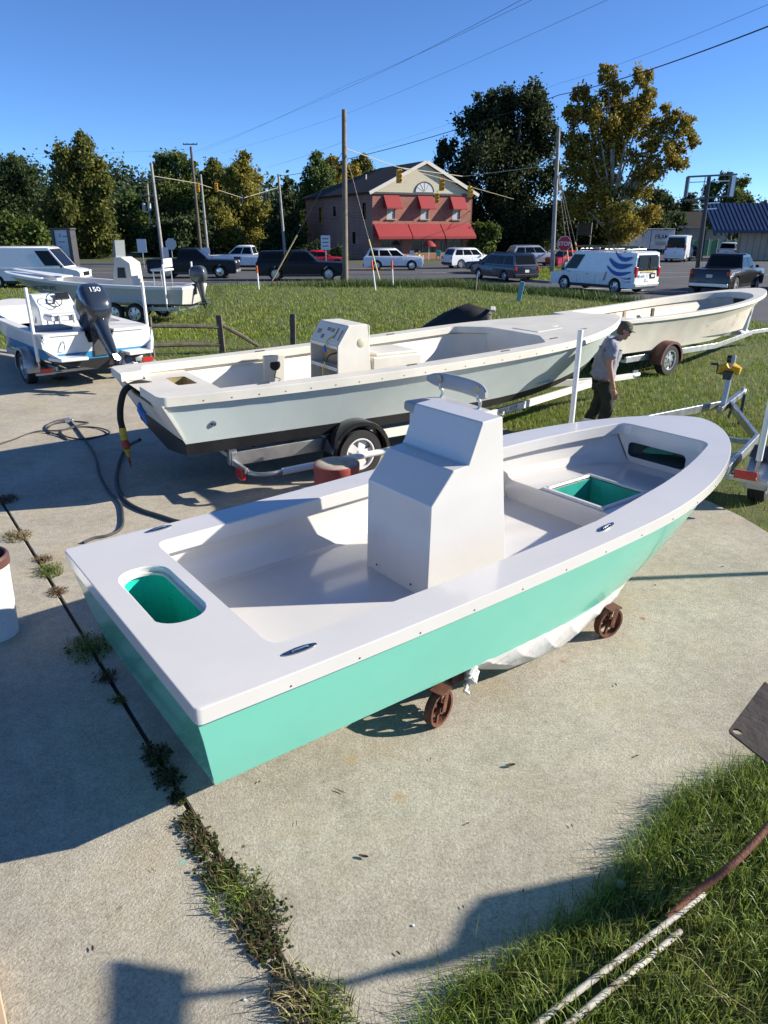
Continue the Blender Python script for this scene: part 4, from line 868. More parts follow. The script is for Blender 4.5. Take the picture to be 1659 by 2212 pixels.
# head details, bowed forward
HM=Matrix.Translation((.215,0,1.655))@Matrix.Rotation(.38,4,'Y')
def head(mb,name,mat,**k): 
    mb.v=[(HM@Vector(p))[:] for p in mb.v]; return mb.ob(name,mat,bo,**k)
rg=[]
for z,rx,ry,cx in((-.125,.03,.03,.05),(-.10,.06,.05,.035),(-.05,.085,.066,.012),(0,.098,.075,0),(.05,.102,.078,-.004),(.09,.09,.072,-.006),(.12,.05,.045,-.005)):
    rg.append([(cx+rx*math.cos(a),ry*math.sin(a),z) for a in np.linspace(0,2*math.pi,20,endpoint=False)])
head(MB().loft(rg,True,True),'face',skn)
head(MB().prism([(.09,-.012,.0),(.12,-.014,-.045),(.09,-.014,-.05)],(0,.027,0)),'nose',skn,bev=.004)
head(MB().tube([(.085,-.022,-.078),(.094,0,-.08),(.085,.022,-.078)],.007,6),'mouth',M('lips',(.3,.12,.09),.5))
for s in(-1,1): head(MB().tube([(-.005,s*.074,.02),(-.015,s*.084,0),(-.005,s*.078,-.03)],[.012,.02,.009],8),'ear',skn)
rg=[]
for z,r in((.045,.108),(.08,.104),(.115,.085),(.135,.05),(.142,.01)): rg.append([(-.004+r*1.02*math.cos(a),r*.82*math.sin(a),z) for a in np.linspace(0,2*math.pi,20,endpoint=False)])
camo=M('camouflage',(.10,.085,.05),.85,col2=(.045,.05,.028),vs=22,wear=((.26,.22,.15),18,.56))
cap=head(MB().loft(rg,True,False),'cap',camo)
bm_=MB(); rr=[]
for k in range(9):
    a=-1.05+2.1*k/8; rr.append([(.09*math.cos(a),.082*math.sin(a),.05),(.09*math.cos(a)+.085*math.cos(a)**.5,.082*math.sin(a)*.95,.035-.02*math.sin(a)**2),(.09*math.cos(a),.082*math.sin(a),.044)])
head(bm_.loft(rr,False),'cap_brim',camo)
rg=[]
for z,r0 in((.05,.104),(.0,.106),(-.05,.10),(-.085,.075)): rg.append([(-.012-r0*math.cos(a)*.98,r0*.80*math.sin(a),z) for a in np.linspace(-1.75,1.75,14)])
head(MB().loft(rg,False),'hair',hair)
q=MB(); q.box((.095,0,.018),(.012,.135,.042)); 
for s in(-1,1): q.bar((.09,s*.068,.025),(-.01,s*.08,.022),.004,.012)
head(q,'sunglasses',blackpl,bev=.006)
# ================================================================ vehicles
def car(name,label,cat,loc,rz,paint,L=4.6,W=1.85,H=1.7,R=.35,wb=2.75,kind='suv',rim=silverim,group='vehicles around the junction',nospk=5,belt=None,plate=False,topper=False,detail=True):
    t=thing(name,label,cat,(loc[0],loc[1],-.036),math.radians(rz),group); zb=.30 if kind in('pickup','van') else .24
    hx=L/2; xf=hx-(L-wb)*.46; xr=xf-wb; Ra=R*1.16
    K={'suv':dict(hf=.62,hr=.66,b=.62,w0=.22,r0=.06,r1=-.40,g1=-.475,nose=.0),'minivan':dict(hf=.52,hr=.56,b=.57,w0=.30,r0=.10,r1=-.42,g1=-.485,nose=.0),
       'sedan':dict(hf=.56,hr=.62,b=.62,w0=.19,r0=.05,r1=-.22,g1=-.36,nose=.0),'van':dict(hf=.44,hr=.50,b=.50,w0=.36,r0=.22,r1=-.485,g1=-.496,nose=.0),
       'pickup':dict(hf=.60,hr=.63,b=.63,w0=.20,r0=.07,r1=-.13,g1=-.165,nose=0)}[kind]
    bz=(belt or K['b'])*H
    def arch(x):
        return [(x+Ra*math.cos(a),max(zb,R+Ra*math.sin(a))) for a in np.linspace(-.12 if R*1.0>zb else 0,math.pi+.12,11)][::-1]
    bot=[(-hx+.02,zb+.12),(-hx+.12,zb)]+arch(xr)+arch(xf)+[(hx-.12,zb),(hx-.02,zb+.10)]
    top=[(hx,H*.36),(hx-.03,K['hf']*H-.10),(hx-.16,K['hf']*H),(K['w0']*L,max(bz,K['hr']*H)),(K['w0']*L-.05,bz)]
    if kind=='sedan': top+=[(K['g1']*L,bz),(-hx+.12,bz-.03),(-hx,bz-.12)]
    elif kind=='pickup': top+=[(K['g1']*L,bz),(-hx+.03,bz),(-hx,bz-.06)]
    else: top+=[(K['g1']*L+.0,bz),(-hx+.02,bz-.05),(-hx,bz-.3)]
    pol=bot+top
    def ring(y,o): 
        q=[]
        for x,z in pol:
            zz=z-((.012 if kind=='van' else .055) if z>bz-.16 else 0)*o; q.append((x*(1-.012*o),y,zz))
        return q
    body=MB().loft([ring(-W/2,1),ring(-W/2+.015,.45),ring(-W/2+.09,0),ring(W/2-.09,0),ring(W/2-.015,.45),ring(W/2,1)],True,True).ob('body',paint,t,ang=28)
    MB().box((0,0,zb+.10),(L*.94,W*.78,.22)).ob('underbody',blackpl,t)
    MB().box(((xf+xr)/2,0,.45),(wb+2*Ra,W*.62,.42)).ob('wheel_well',blackpl,t)
    x0,x1,r0,r1=K['w0']*L,K['g1']*L,K['r0']*L,K['r1']*L; yi=W/2-(.02 if kind=='van' else .05); yr=W/2-(.10 if kind=='van' else .20)
    base=[(x0,-yi,bz-.02),(x0,yi,bz-.02),(x1,yi,bz-.02),(x1,-yi,bz-.02)]; md=lambda f:None
    zr=H-.07; roof=[(r0+.0,-yr,zr),(r0,yr,zr),(r1,yr,zr),(r1,-yr,zr)]; rf2=[(r0-.16,-yr+.14,H),(r0-.16,yr-.14,H),(r1+.14,yr-.14,H),(r1+.14,-yr+.14,H)]
    MB().loft([base,roof,rf2],True,True).ob('cabin',paint,t,ang=50,bev=0)
    def pane(A,B,C,D,nm,mt=glass,off=.006):
        A,B,C,D=map(Vector,(A,B,C,D)); n=(B-A).cross(D-A).normalized(); c=(A+B+C+D)/4
        if n.dot(c-Vector((0,0,H*.6)))<0: n=-n
        MB().prism([p+n*off for p in(A,B,C,D)],n*.004).ob(nm,mt,t,smooth=False)
    Lp=lambda a,b,f:Vector(a).lerp(Vector(b),f)
    def quad(a,b,c,d,u0,u1,v0,v1,nm,mt=glass):   # a-b bottom, d-c top
        pane(Lp(Lp(a,b,u0),Lp(d,c,u0),v0),Lp(Lp(a,b,u1),Lp(d,c,u1),v0),Lp(Lp(a,b,u1),Lp(d,c,u1),v1),Lp(Lp(a,b,u0),Lp(d,c,u0),v1),nm,mt)
    quad(base[0],base[1],roof[1],roof[0],.05,.95,.08,.93,'windshield'); quad(base[2],base[3],roof[3],roof[2],.08,.92,.14,.9,'rear_window')
    for sd in(0,1):
        a,b,c,d=(base[0],base[3],roof[3],roof[0]) if sd==0 else (base[1],base[2],roof[2],roof[1])
        segs={'suv':[(.05,.33),(.355,.64),(.665,.93)],'minivan':[(.05,.36),(.385,.66),(.69,.95)],'sedan':[(.06,.5),(.53,.92)],'van':[(.02,.20)],'pickup':[(.06,.50),(.54,.93)]}[kind]
        for u0,u1 in segs: quad(a,b,c,d,u0,u1,.12,.86,'window')
    for x in(xf,xr):
        for sd in(-1,1): wheel(t,(x,sd*(W/2-.11),R),R,.22,sd,rim,nospk,nn=22)
    hzz=K['hf']*H
    for sd in(-1,1):
        MB().prism([(hx-.03,sd*(W/2-.02),hzz-.14),(hx+.012,sd*(W/2-.12),hzz-.15),(hx+.012,sd*(W/2-.48),hzz-.15),(hx-.02,sd*(W/2-.46),hzz-.02),(hx-.10,sd*(W/2-.06),hzz-.02)],(0,0,.0)) if False else None
        MB().box((hx-.05,sd*(W/2-.25),hzz-.11),(.13,.40,.14)).ob('headlight',clearlens,t,bev=.03)
        zt=bz-.12 if kind not in('van',) else H*.56
        MB().box((-hx+.05,sd*(W/2-.10),zt-.06),(.16,.17,.22 if kind!='van' else .5)).ob('tail_light',redlens,t,bev=.03)
        MB().box((x0-.16,sd*(W/2+.09),bz+.07),(.10,.18,.15)).ob('mirror',paint if kind in('suv','sedan','minivan') else blackpl,t,bev=.03)
        if detail:
            MB().box((.04*L,sd*(W/2+.002),bz-.14),(.16,.03,.03)).ob('door_handle',paint if kind!='van' else blackpl,t,bev=.008)
            q=MB()
            for xx in ((.20*L,-.04*L,-.27*L) if kind in('suv','minivan') else (.2*L,0*L,-.14*L) if kind!='van' else (.33*L,.16*L,-.06*L,-.26*L)): q.box((xx,sd*(W/2-.010),(bz+zb)/2-.02),(.012,.024,bz-zb-.22))
            q.ob('door_seam',blackpl,t)['kind']='stuff'
            MB().box(((xf+xr)/2,sd*(W/2-.02),zb+.07),(wb-2*Ra,.06,.12)).ob('side_sill',blackpl if paint is not blackpaint else darkgrey,t,bev=.01)
    chromey=alum if kind in('pickup','van') else blackpl
    for e in(-1,1): MB().box((e*(hx-.03),0,zb+.17),(.16,W-.08,.20)).ob('bumper',chromey,t,bev=.04)
    MB().box((hx-.0,0,hzz-.22),(.04,W*.5,.22)).ob('grille',blackpl,t,bev=.02)
    if plate: MB().box((-hx-.012,0,bz-.32),(.012,.32,.16)).ob('license_plate',gelold,t,bev=.004)
    if kind in('suv','minivan'):
        for sd in(-1,1): MB().tube([(r0-.25,sd*(yr-.12),H-.01),(r0-.35,sd*(yr-.12),H+.04),(r1+.3,sd*(yr-.12),H+.04),(r1+.2,sd*(yr-.12),H-.01)],.018,6).ob('roof_rail',blackpl,t)
    if kind=='pickup':
        if topper:
            b0=[(x1-.03,-yi,bz-.01),(x1-.03,yi,bz-.01),(-hx+.06,yi,bz-.01),(-hx+.06,-yi,bz-.01)]; tp=[(x1-.06,-yr,H-.03),(x1-.06,yr,H-.03),(-hx+.25,yr,H-.06),(-hx+.25,-yr,H-.06)]
            MB().loft([b0,tp],True,True).ob('bed_cap',paint,t,bev=.04)
            for sd in(0,1):
                a,b,c,d=(b0[0],b0[3],tp[3],tp[0]) if sd==0 else (b0[1],b0[2],tp[2],tp[1]); quad(a,b,c,d,.12,.86,.25,.8,'cap_window')
        else:
            MB().box(((x1-hx)/2,0,bz+.002),(x1+hx-.22,W-.36,.008)).ob('bed_liner',blackpl,t)
            for sd in(-1,1): MB().box(((x1-hx)/2,sd*(W/2-.14),bz+.01),(x1+hx-.1,.12,.05)).ob('bed_rail',blackpl,t,bev=.015)
    return t
def shade(n,c,r=.25,m=0): return M(n,c,r,m,coat=.5)
silver=shade('silver_paint',(.55,.56,.57),.3,.4); navyp=shade('navy_paint',(.008,.014,.03)); redp=shade('red_paint',(.42,.012,.015)); sage=shade('sage_paint',(.26,.3,.27),.3,.3); greyp=shade('darkened_charcoal_paint',(.012,.013,.014),.3,.3); chrw=M('chrome_wheel',(.75,.75,.75),.15,1)  # charcoal made darker to put the right pickup's shade into its paint
car('cargo_van','white cargo van parked behind the sign board at the left edge','van',(-20.3,43.4),4,whitepaint,5.9,2.05,2.25,.36,3.7,'van')
car('pickup_truck','black crew cab pickup with chrome wheels left of the white pickup','pickup truck',(-13.3,52.6),3,blackpaint,6.1,2.0,1.95,.42,3.6,'pickup',chrw)
wp=car('pickup_truck','white pickup facing left behind the two black trucks','pickup truck',(-11.6,62.5),178,whitepaint,6.0,2.0,1.95,.40,3.6,'pickup')
MB().box((.35,1.008,.95),(.55,.006,.3)).ob('door_logo',darkgrey,wp)
car('pickup_truck','black pickup with a bed cap in front of the tall pole','pickup truck',(-5.5,50.1),1,blackpaint,5.8,2.0,1.88,.42,3.5,'pickup',silverim,topper=True)
car('sedan','red car half hidden behind the black capped pickup','car',(-5.6,67.5),5,redp,4.6,1.8,1.45,.33,2.7,'sedan')
car('suv','white SUV driving past the brick building, nearest to it','SUV',(.75,62.9),1,whitepaint,4.95,1.9,1.72,.38,2.9,'suv',chrw)
car('suv','white SUV following to the right of the brick building door','SUV',(7.5,66.4),24,whitepaint,4.5,1.85,1.68,.36,2.75,'suv',plate=True)
car('minivan','dark navy minivan turning at the corner with red tail lights','minivan',(8.0,50.0),116,navyp,5.1,1.95,1.74,.34,3.0,'minivan',plate=True)
car('sedan','dark car partly hidden behind the navy minivan','car',(8.6,58.0),135,greyp,4.6,1.8,1.45,.33,2.7,'sedan')
car('suv','silver white SUV behind the utility pole with the stop sign','SUV',(13.9,70.2),12,silver,5.0,1.95,1.8,.39,3.0,'suv')
car('sedan','white car parked on the far lot under the dark oak','car',(22.2,116),5,whitepaint,4.8,1.85,1.5,.34,2.8,'sedan')
car('pickup_truck','pale sage pickup on the far lot below the golden tree','pickup truck',(29.8,115),2,sage,5.8,2.0,1.95,.42,3.5,'pickup')
car('pickup_truck','red pickup far behind the white utility van','pickup truck',(38.2,128),175,redp,5.6,2.0,1.95,.42,3.5,'pickup')
car('sedan','red car waiting behind the stop sign','car',(16.8,67.2),25,redp,4.6,1.8,1.45,.33,2.7,'sedan')
av=car('utility_van','white utility van with blue globe stripes and ladders on the roof','van',(11.95,40.85),125,whitepaint,5.7,2.02,2.1,.37,3.45,'van',plate=True,nospk=6)
blg=M('globe_blue',(.02,.10,.42),.4,var=.3,vs=3); blt=M('globe_light_blue',(.12,.42,.6),.4)
# globe stripes on the left side of the van (+y local is left)
for k,(zc,th,x0,x1) in enumerate(((1.85,.20,-2.6,-1.5),(1.50,.27,-2.62,-1.15),(1.13,.20,-2.62,-1.05),(.82,.10,-2.6,-1.95),(.66,.05,-2.6,-2.05))):
    P=[];Q=[]
    for j in range(13):
        u=j/12; x=x0+(x1-x0)*u; sag=.16*math.sin(math.pi*u*.85)*(1 if k<3 else .3); h=th*(math.sin(math.pi*(.12+.88*(1-u)))**.6 if k<3 else (1-u)+.1)
        zz=zc-sag+.30*u**4*(1 if k<3 else .2); P.append((x,1.014,zz+h/2)); Q.append((x,1.014,zz-h/2))
    MB().prism(P+Q[::-1],(0,.004,0)).ob('globe_stripe',blg if k!=2 else blg,av,smooth=False)
MB().prism([(-1.08,1.014,1.1),(-.98,1.014,1.05),(-.85,1.014,.62),(-1.0,1.014,.66)],(0,.004,0)).ob('globe_stripe',M('globe_salmon',(.5,.22,.18),.4),av)
for y in(.46,-.46):
    w_=MB().prism([(-2.868,y-.38,1.25),(-2.868,y+.38,1.25),(-2.842,y+.33,1.86),(-2.842,y-.33,1.86)],(-.006,0,0)).ob('rear_door_window',glass,av,smooth=False)
MB().box((-2.862,.0,1.13),(.008,1.1,.07)).ob('reflective_strip',M('reflective_yellow',(.7,.5,.08),.4),av); MB().box((-2.862,0,.52),(.008,1.4,.05)).ob('reflective_strip',MATS['reflective_yellow'],av)
MB().box((-2.862,-.42,.92),(.012,.42,.26)).ob('plate_recess',blackpl,av); MB().box((-2.872,-.42,.92),(.008,.26,.13)).ob('license_plate',gelold,av)
text('at&t',.17,blg,av,frame((-2.868,.38,.92),V(0,-1,0),V(0,0,1))); MB().lathe([(.0005,-.004),(.07,-.004),(.075,0)],16,ax='X').ob('globe_mark',blt,av,loc=(-2.866,.68,.92))
MB().box((-2.865,0,1.2),(.004,.015,1.5)).ob('door_seam',darkgrey,av)
text('at&t',.14,blt,av,frame((1.55,1.018,1.0),V(-1,0,0),V(0,0,1)))
for nm,lab,mt,y,z in(('ladder','green fibreglass ladder on the roof of the utility van',M('ladder_green',(.06,.13,.04),.5),.45,2.30),('ladder','orange ladder on the roof rack of the utility van',M('ladder_orange',(.5,.09,.03),.5),-.2,2.26)):
    l=thing(nm,lab,'ladder',(11.95,40.85,z-.04),math.radians(125))
    for e in(-.2,.2): MB().bar((-2.6 if y>0 else -1.2,y+e,0),(1.0 if y>0 else 2.1,y+e,.02),.035,.09).ob('stile',mt,l,bev=.006)
    for k in range(11): 
        x=(-2.4+k*.32) if y>0 else (-1.0+k*.29); MB().tube([(x,y-.2,.01),(x,y+.2,.01)],.018,6).ob('rung',alum,l)
q=MB()
for x in(-2.0,-.6,1.0): q.tube([(x,-.8,2.06),(x,-.8,2.18),(x,.8,2.18),(x,.8,2.06)],.025,6)
q.ob('roof_rack',alum,av)
tv=car('cargo_van','tall white cargo van with dark rear windows on the side street','van',(31.4,80.4),61,whitepaint,5.95,2.06,2.6,.37,3.7,'van',plate=True)
for y in(.46,-.46): MB().box((-2.985,y,1.75),(.012,.78,.72)).ob('rear_door_window',glass,tv)
bx=thing('box_trailer','white box trailer with dark lettering far behind the utility van','trailer',(34.6,101,-.04),math.radians(6),'vehicles around the junction')
MB().box((0,0,2.0),(7.0,2.4,2.5)).ob('box',whitepaint,bx,bev=.04); MB().box((0,-1.21,3.15),(7.0,.03,.12)).ob('top_rail',darkgrey,bx); MB().box((.3,-1.21,2),(.06,.03,2.4)).ob('post',darkgrey,bx)
text('FRAM',.75,navyp,bx,frame((1.8,-1.215,2.25),V(1,0,0),V(0,0,1)),bold=.01)
q=MB(); 
for k in range(3): q.box((1.8,-1.216,1.62-k*.17),(1.9-.2*k,.006,.06))
q.ob('small_print',navyp,bx)
MB().lathe([(.34,-.002),(.34,-.012),(.24,-.012),(.24,-.002)],20,ax='Y').ob('ring_logo',navyp,bx,loc=(-2.2,-1.202,2.4))
for x in(-.6,.6):
    for sd in(-1,1): wheel(bx,(x,sd*1.05,.38),.38,.22,sd,silverim,nn=18)
car('pickup_truck','dark charcoal pickup parked in shade at the right edge','pickup truck',(18.75,40.7),48,greyp,5.9,2.05,1.95,.42,3.6,'pickup',plate=True)
car('suv','white SUV parked beside the blue roofed building','SUV',(39.6,87),62,whitepaint,4.9,1.95,1.8,.38,2.9,'suv',plate=True)
car('sedan','dark car parked left of the white SUV by the blue roof','car',(36.6,90),62,blackpaint,4.7,1.85,1.45,.34,2.8,'sedan')
car('sedan','black car cut by the right edge beyond the charcoal pickup','car',(23.0,41.5),60,blackpaint,4.7,1.85,1.5,.34,2.8,'sedan')
# ================================================================ buildings
def brick_mat():
    m=bpy.data.materials.new('brick'); m.use_nodes=True; n=m.node_tree.nodes; l=m.node_tree.links; b=n['Principled BSDF']; b.inputs['Roughness'].default_value=.85
    tc=n.new('ShaderNodeTexCoord'); mp=n.new('ShaderNodeMapping'); mp.inputs['Rotation'].default_value=(math.pi/2,0,0); br=n.new('ShaderNodeTexBrick')
    br.inputs['Color1'].default_value=(.36,.105,.065,1); br.inputs['Color2'].default_value=(.25,.072,.05,1); br.inputs['Mortar'].default_value=(.3,.22,.18,1)
    br.inputs['Scale'].default_value=1; br.inputs['Brick Width'].default_value=.22; br.inputs['Row Height'].default_value=.08; br.inputs['Mortar Size'].default_value=.008
    l.new(tc.outputs['Object'],mp.inputs['Vector']); l.new(mp.outputs[0],br.inputs['Vector'])
    no=n.new('ShaderNodeTexNoise'); no.inputs['Scale'].default_value=.8; no.inputs['Detail'].default_value=6; l.new(tc.outputs['Object'],no.inputs['Vector'])
    hs=n.new('ShaderNodeHueSaturation'); mr=n.new('ShaderNodeMapRange'); mr.inputs['To Min'].default_value=.65; mr.inputs['To Max'].default_value=1.4; l.new(no.outputs['Fac'],mr.inputs['Value']); l.new(mr.outputs[0],hs.inputs['Value']); l.new(br.outputs['Color'],hs.inputs['Color']); l.new(hs.outputs[0],b.inputs['Base Color']); return m
brick=brick_mat(); FW,FD,EV,AP=12.83,20.,at(805,416,83.5).z,at(912,350,86.4).z
BA=math.radians(26.9); bb=thing('brick_building','two storey brick building with red awnings and dark hipped roof','building',(-1.25,83.5,-.04),BA)
def wall_with_holes(w,h,holes,fn,nm,mat): 
    return fill([(0,0),(w,0),(w,h),(0,h)],[[(a,c),(b,c),(b,d),(a,d)] for a,b,c,d in holes],fn,nm,mat,bb)
up=[(1.75,2.75,4.25,5.5),(6.0,7.0,4.25,5.5),(10.2,11.2,4.25,5.5)]
sh_=[(1.0,3.6,.75,2.5),(4.85,7.9,.75,2.5),(8.6,9.55,.75,2.5),(9.75,11.7,.05,2.5)]
wall_with_holes(FW,EV,up+sh_,lambda x,y:(x,0,y),'front_wall',brick)
sw_=[(1.6,2.5,4.2,5.9),(10,10.8,4.6,5.7),(14.2,15.3,3.9,5.7),(4.5,5.3,1.6,2.9)]
wall_with_holes(FD,EV,sw_,lambda x,y:(0,x,y),'side_wall',brick)
MB().box((FW-.1,FD/2,EV/2),(.2,FD,EV)).ob('side_wall',brick,bb); MB().box((FW/2,FD-.1,EV/2),(FW,.2,EV)).ob('back_wall',brick,bb)
dglass=M('dark_window',(.02,.022,.024),.08,spec=.7); trim=M('cream_trim',(.62,.58,.46),.6,var=.08); win=M('window_blind',(.42,.45,.46),.3)
for a,b,c,d in up:
    w_=MB().box(((a+b)/2,.14,(c+d)/2),(b-a,.04,d-c)).ob('window',win,bb); MB().box(((a+b)/2,.11,(c+d)/2),(b-a,.03,.06)).ob('sash',trim,w_); MB().box(((a+b)/2,-.04,c-.06),(b-a+.24,.22,.12)).ob('sill',M('stone_sill',(.33,.29,.24),.8),w_)
for a,b,c,d in sh_:
    w_=MB().box(((a+b)/2,.2,(c+d)/2),(b-a,.04,d-c)).ob('shop_window',dglass,bb)
    for x in np.arange(a,b+.01,(b-a)/2): MB().box((min(max(x,a+.05),b-.05),.15,(c+d)/2),(.09,.08,d-c)).ob('mullion',M('grey_frame',(.22,.23,.23),.5),w_)
MB().box((6.4,.12,2.28),(2.9,.05,.34)).ob('window_valance',M('grey_lace',(.22,.22,.2),.7,var=.5,vs=9),bb)
text('HORIZON INSURANCE',.26,M('window_letters',(.5,.5,.5),.5),bb,frame((6.4,.085,2.26),V(1,0,0),V(0,0,1)),ext=.002)
MB().box((6.4,.02,.66),(3.4,.10,.16)).ob('yellow_band',M('yellow_trim',(.6,.48,.16),.6),bb); MB().box((9.05,.02,.66),(1.1,.10,.16)).ob('yellow_band',MATS['yellow_trim'],bb)
for a,b,c,d in sw_: 
    w_=MB().box((.12,(a+b)/2,(c+d)/2),(.04,b-a,d-c)).ob('window',dglass,bb); MB().box((-.03,(a+b)/2,c-.05),(.12,b-a+.2,.1)).ob('sill',MATS['stone_sill'],w_)
# gable with siding
sid=bpy.data.materials.new('siding'); sid.use_nodes=True; n=sid.node_tree.nodes; l=sid.node_tree.links; b=n['Principled BSDF']; b.inputs['Base Color'].default_value=(.7,.63,.45,1); b.inputs['Roughness'].default_value=.7
tc=n.new('ShaderNodeTexCoord'); wv=n.new('ShaderNodeTexWave'); wv.bands_direction='Z'; wv.wave_profile='SAW'; wv.inputs['Scale'].default_value=2.2; bu=n.new('ShaderNodeBump'); bu.inputs['Strength'].default_value=.7; bu.inputs['Distance'].default_value=.05
l.new(tc.outputs['Object'],wv.inputs['Vector']); l.new(wv.outputs['Fac'],bu.inputs['Height']); l.new(bu.outputs[0],b.inputs['Normal'])
MB().prism([(0,-.03,EV),(FW,-.03,EV),(FW/2,-.03,AP-.1)],(0,.15,0)).ob('gable',sid,bb,smooth=False)
MB().box((FW/2,-.06,EV+.02),(FW+.3,.24,.2)).ob('frieze',darkgrey,bb)
hm=[(FW/2+1.15*math.cos(a),-.09,EV+.2+1.0*math.sin(a)) for a in np.linspace(0,math.pi,15)]
lw=MB().prism(hm,(0,.05,0)).ob('lunette',M('pale_glass',(.55,.56,.55),.3),bb,smooth=False)
q=MB()
for a in np.linspace(0,math.pi,7): q.bar((FW/2,-.1,EV+.22),(FW/2+1.1*math.cos(a),-.1,EV+.22+.95*math.sin(a)),.02,.04,(0,1,0))
q.ob('muntin',trim,lw); MB().tube([(FW/2+1.18*math.cos(a),-.08,EV+.2+1.03*math.sin(a)) for a in np.linspace(0,math.pi,15)],.06,6).ob('arch_trim',darkgrey,lw)
shg=M('dark_shingles',(.016,.015,.015),.9,var=.3,vs=3,bump=.3,bs=15); o_=.55; RB=11.0
rl=[(-o_,-.38,EV-.05),(FW/2,-.38,AP),(FW/2,RB,AP),(-o_,FD+o_,EV-.05)]; rr_=[(FW+o_,-.38,EV-.05),(FW/2,-.38,AP),(FW/2,RB,AP),(FW+o_,FD+o_,EV-.05)]
up_=lambda P:[(x,y,z+.18) for x,y,z in P]
def slab(P,nm): MB().prism(P,(0,0,.16)).ob(nm,shg,bb,smooth=False)
slab(rl,'roof_slope'); slab(rr_,'roof_slope'); slab([(-o_,FD+o_,EV-.04),(FW/2,RB,AP+.01),(FW+o_,FD+o_,EV-.04)],'roof_slope')
for sx in(-1,1):
    e=FW/2+sx*(FW/2+o_); MB().bar((FW/2+sx*.02,-.44,AP+.05),(e,-.44,EV-.02),.12,.34).ob('barge_board',M('white_board',(.6,.58,.52),.6,var=.1),bb)
MB().box((-.05,-.1,EV-.9),(.16,.16,.01)) if False else None
MB().box((3.1,8,8.9),(.12,.12,.5)).ob('vent_pipe',trim,bb)
aw=M('red_awning',(.27,.018,.022),.75,var=.12,vs=1.2); 
def awning(x0,x1,zt,zb_,pj,val):
    m_=MB(); m_.add([(x0,-.02,zt),(x1,-.02,zt),(x1,-pj,zb_),(x0,-pj,zb_),(x0,-pj,zb_-val),(x1,-pj,zb_-val),(x0,-.02,zb_),(x1,-.02,zb_)],[(0,1,2,3),(3,2,5,4),(0,3,6),(1,7,2)])
    a=m_.ob('awning',aw,bb,smooth=False); s=a.modifiers.new('solid','SOLIDIFY'); s.thickness=.02; return a
for a,b,c,d in up: awning((a+b)/2-.95+.0,(a+b)/2+.95,6.75,5.35,.95,.12)
for x0,x1 in((.15,4.3),(4.42,8.5),(8.62,12.75)): awning(x0,x1,3.75,2.45,1.25,.28)
MB().bar((FW-.1,-.05,5.25),(FW-2.6,-.9,3.7),.05,.05).ob('flag_pole',darkgrey,bb)
rd=thing('round_umbrella','red parasol with small tables in front of the brick building','parasol',(4.9,82.6,-.04),0)
MB().tube([(0,0,0),(0,0,1.9)],.03,6).ob('pole',alum,rd); MB().lathe([(.0005,2.05),(.35,1.95),(.75,1.55),(.8,1.45)],14).ob('canopy',aw,rd)
for x,c in((-1.9,whitepvc),(-.9,M('pale_yellow',(.65,.6,.4),.6)),(1.0,M('turquoise',(.1,.45,.38),.6)),(2.2,whitepvc),(3.4,whitepvc)):
    t=thing('patio_chair',{-1.9:'leftmost pale patio chair before the brick building',-.9:'pale yellow patio chair left of the red parasol',1.0:'turquoise patio chair right of the red parasol',2.2:'white patio chair between the turquoise chair and the door',3.4:'white patio chair nearest the shop door'}[x],'chair',(5.0+x,82.9+x*.45,-.04),.6+x,'patio chairs before the brick building')
    MB().box((0,0,.45),(.5,.5,.06)).ob('seat',c,t,bev=.02); MB().box((-.24,0,.75),(.06,.5,.55)).ob('backrest',c,t,bev=.02)
    for a in(-.2,.2):
        for b in(-.2,.2): MB().tube([(a,b,0),(a,b,.44)],.025,6).ob('leg',c,t)
# blue roofed building at right
bu_=thing('metal_building','tan metal building with a blue ribbed roof at the right edge','building',(35.0,82,-.04),.0)
blue=M('blue_metal',(.008,.03,.085),.4,var=.12,vs=1.5); tanw=M('tan_metal',(.42,.36,.27),.6,var=.1,vs=1)
q=MB().prism([(-.3,-1.5,3.0),(30,-1.5,3.0),(30,2.2,5.75),(-.3,2.2,5.75)],(0,0,.08)); rf=q.ob('roof',blue,bu_,smooth=False)
q=MB(); nn_=Vector((0,3.7,2.75)).normalized()
for x in np.arange(-.2,14,.45): q.bar((x,-1.5,3.11),(x,2.2,5.86),.05,.06)
r_=q.ob('roof_ribs',blue,rf); r_['kind']='stuff'
MB().box((15,-1.53,2.95),(30.6,.10,.28)).ob('fascia',blue,bu_)
for k in range(24): MB().box((4.05+k*.72,.4+.0,1.5),(.69,.12,3.0)).ob('wall_panel',tanw,bu_,bev=.03)
MB().box((17,.6,1.5),(27,.2,2.98)).ob('wall',tanw,bu_)
MB().box((.2,1.5,1.5),(.14,.14,3.0)).ob('post',darkgrey,bu_)
# small far house
hs_=thing('small_house','small white trimmed house beyond the tall cargo van','house',(45.5,112,-.04),-.1)
hw=M('house_siding',(.42,.46,.44),.7,var=.08); wt_=M('house_trim',(.72,.71,.68),.6)
MB().box((0,0,1.8),(8.5,7,3.6)).ob('wall',hw,hs_); MB().prism([(-4.7,-3.9,3.5),(4.7,-3.9,3.5),(4.0,0,5.4),(-4.0,0,5.4)],(0,0,.15)).ob('roof',shg,hs_,smooth=False); MB().prism([(4.7,3.9,3.5),(-4.7,3.9,3.5),(-4.0,0,5.4),(4.0,0,5.4)],(0,0,.15)).ob('roof',shg,hs_,smooth=False)
MB().box((0,-3.95,3.5),(9.5,.1,.25)).ob('eave',wt_,hs_)
MB().prism([(1.2,-4.2,3.3),(4.3,-4.2,3.3),(2.75,-4.2,4.9)],(0,2.5,0)).ob('porch_gable',hw,hs_,smooth=False)
for sx in(-1,1): MB().bar((2.75,-4.25,4.98),(2.75+sx*1.75,-4.25,3.22),.1,.22).ob('barge_board',wt_,hs_)
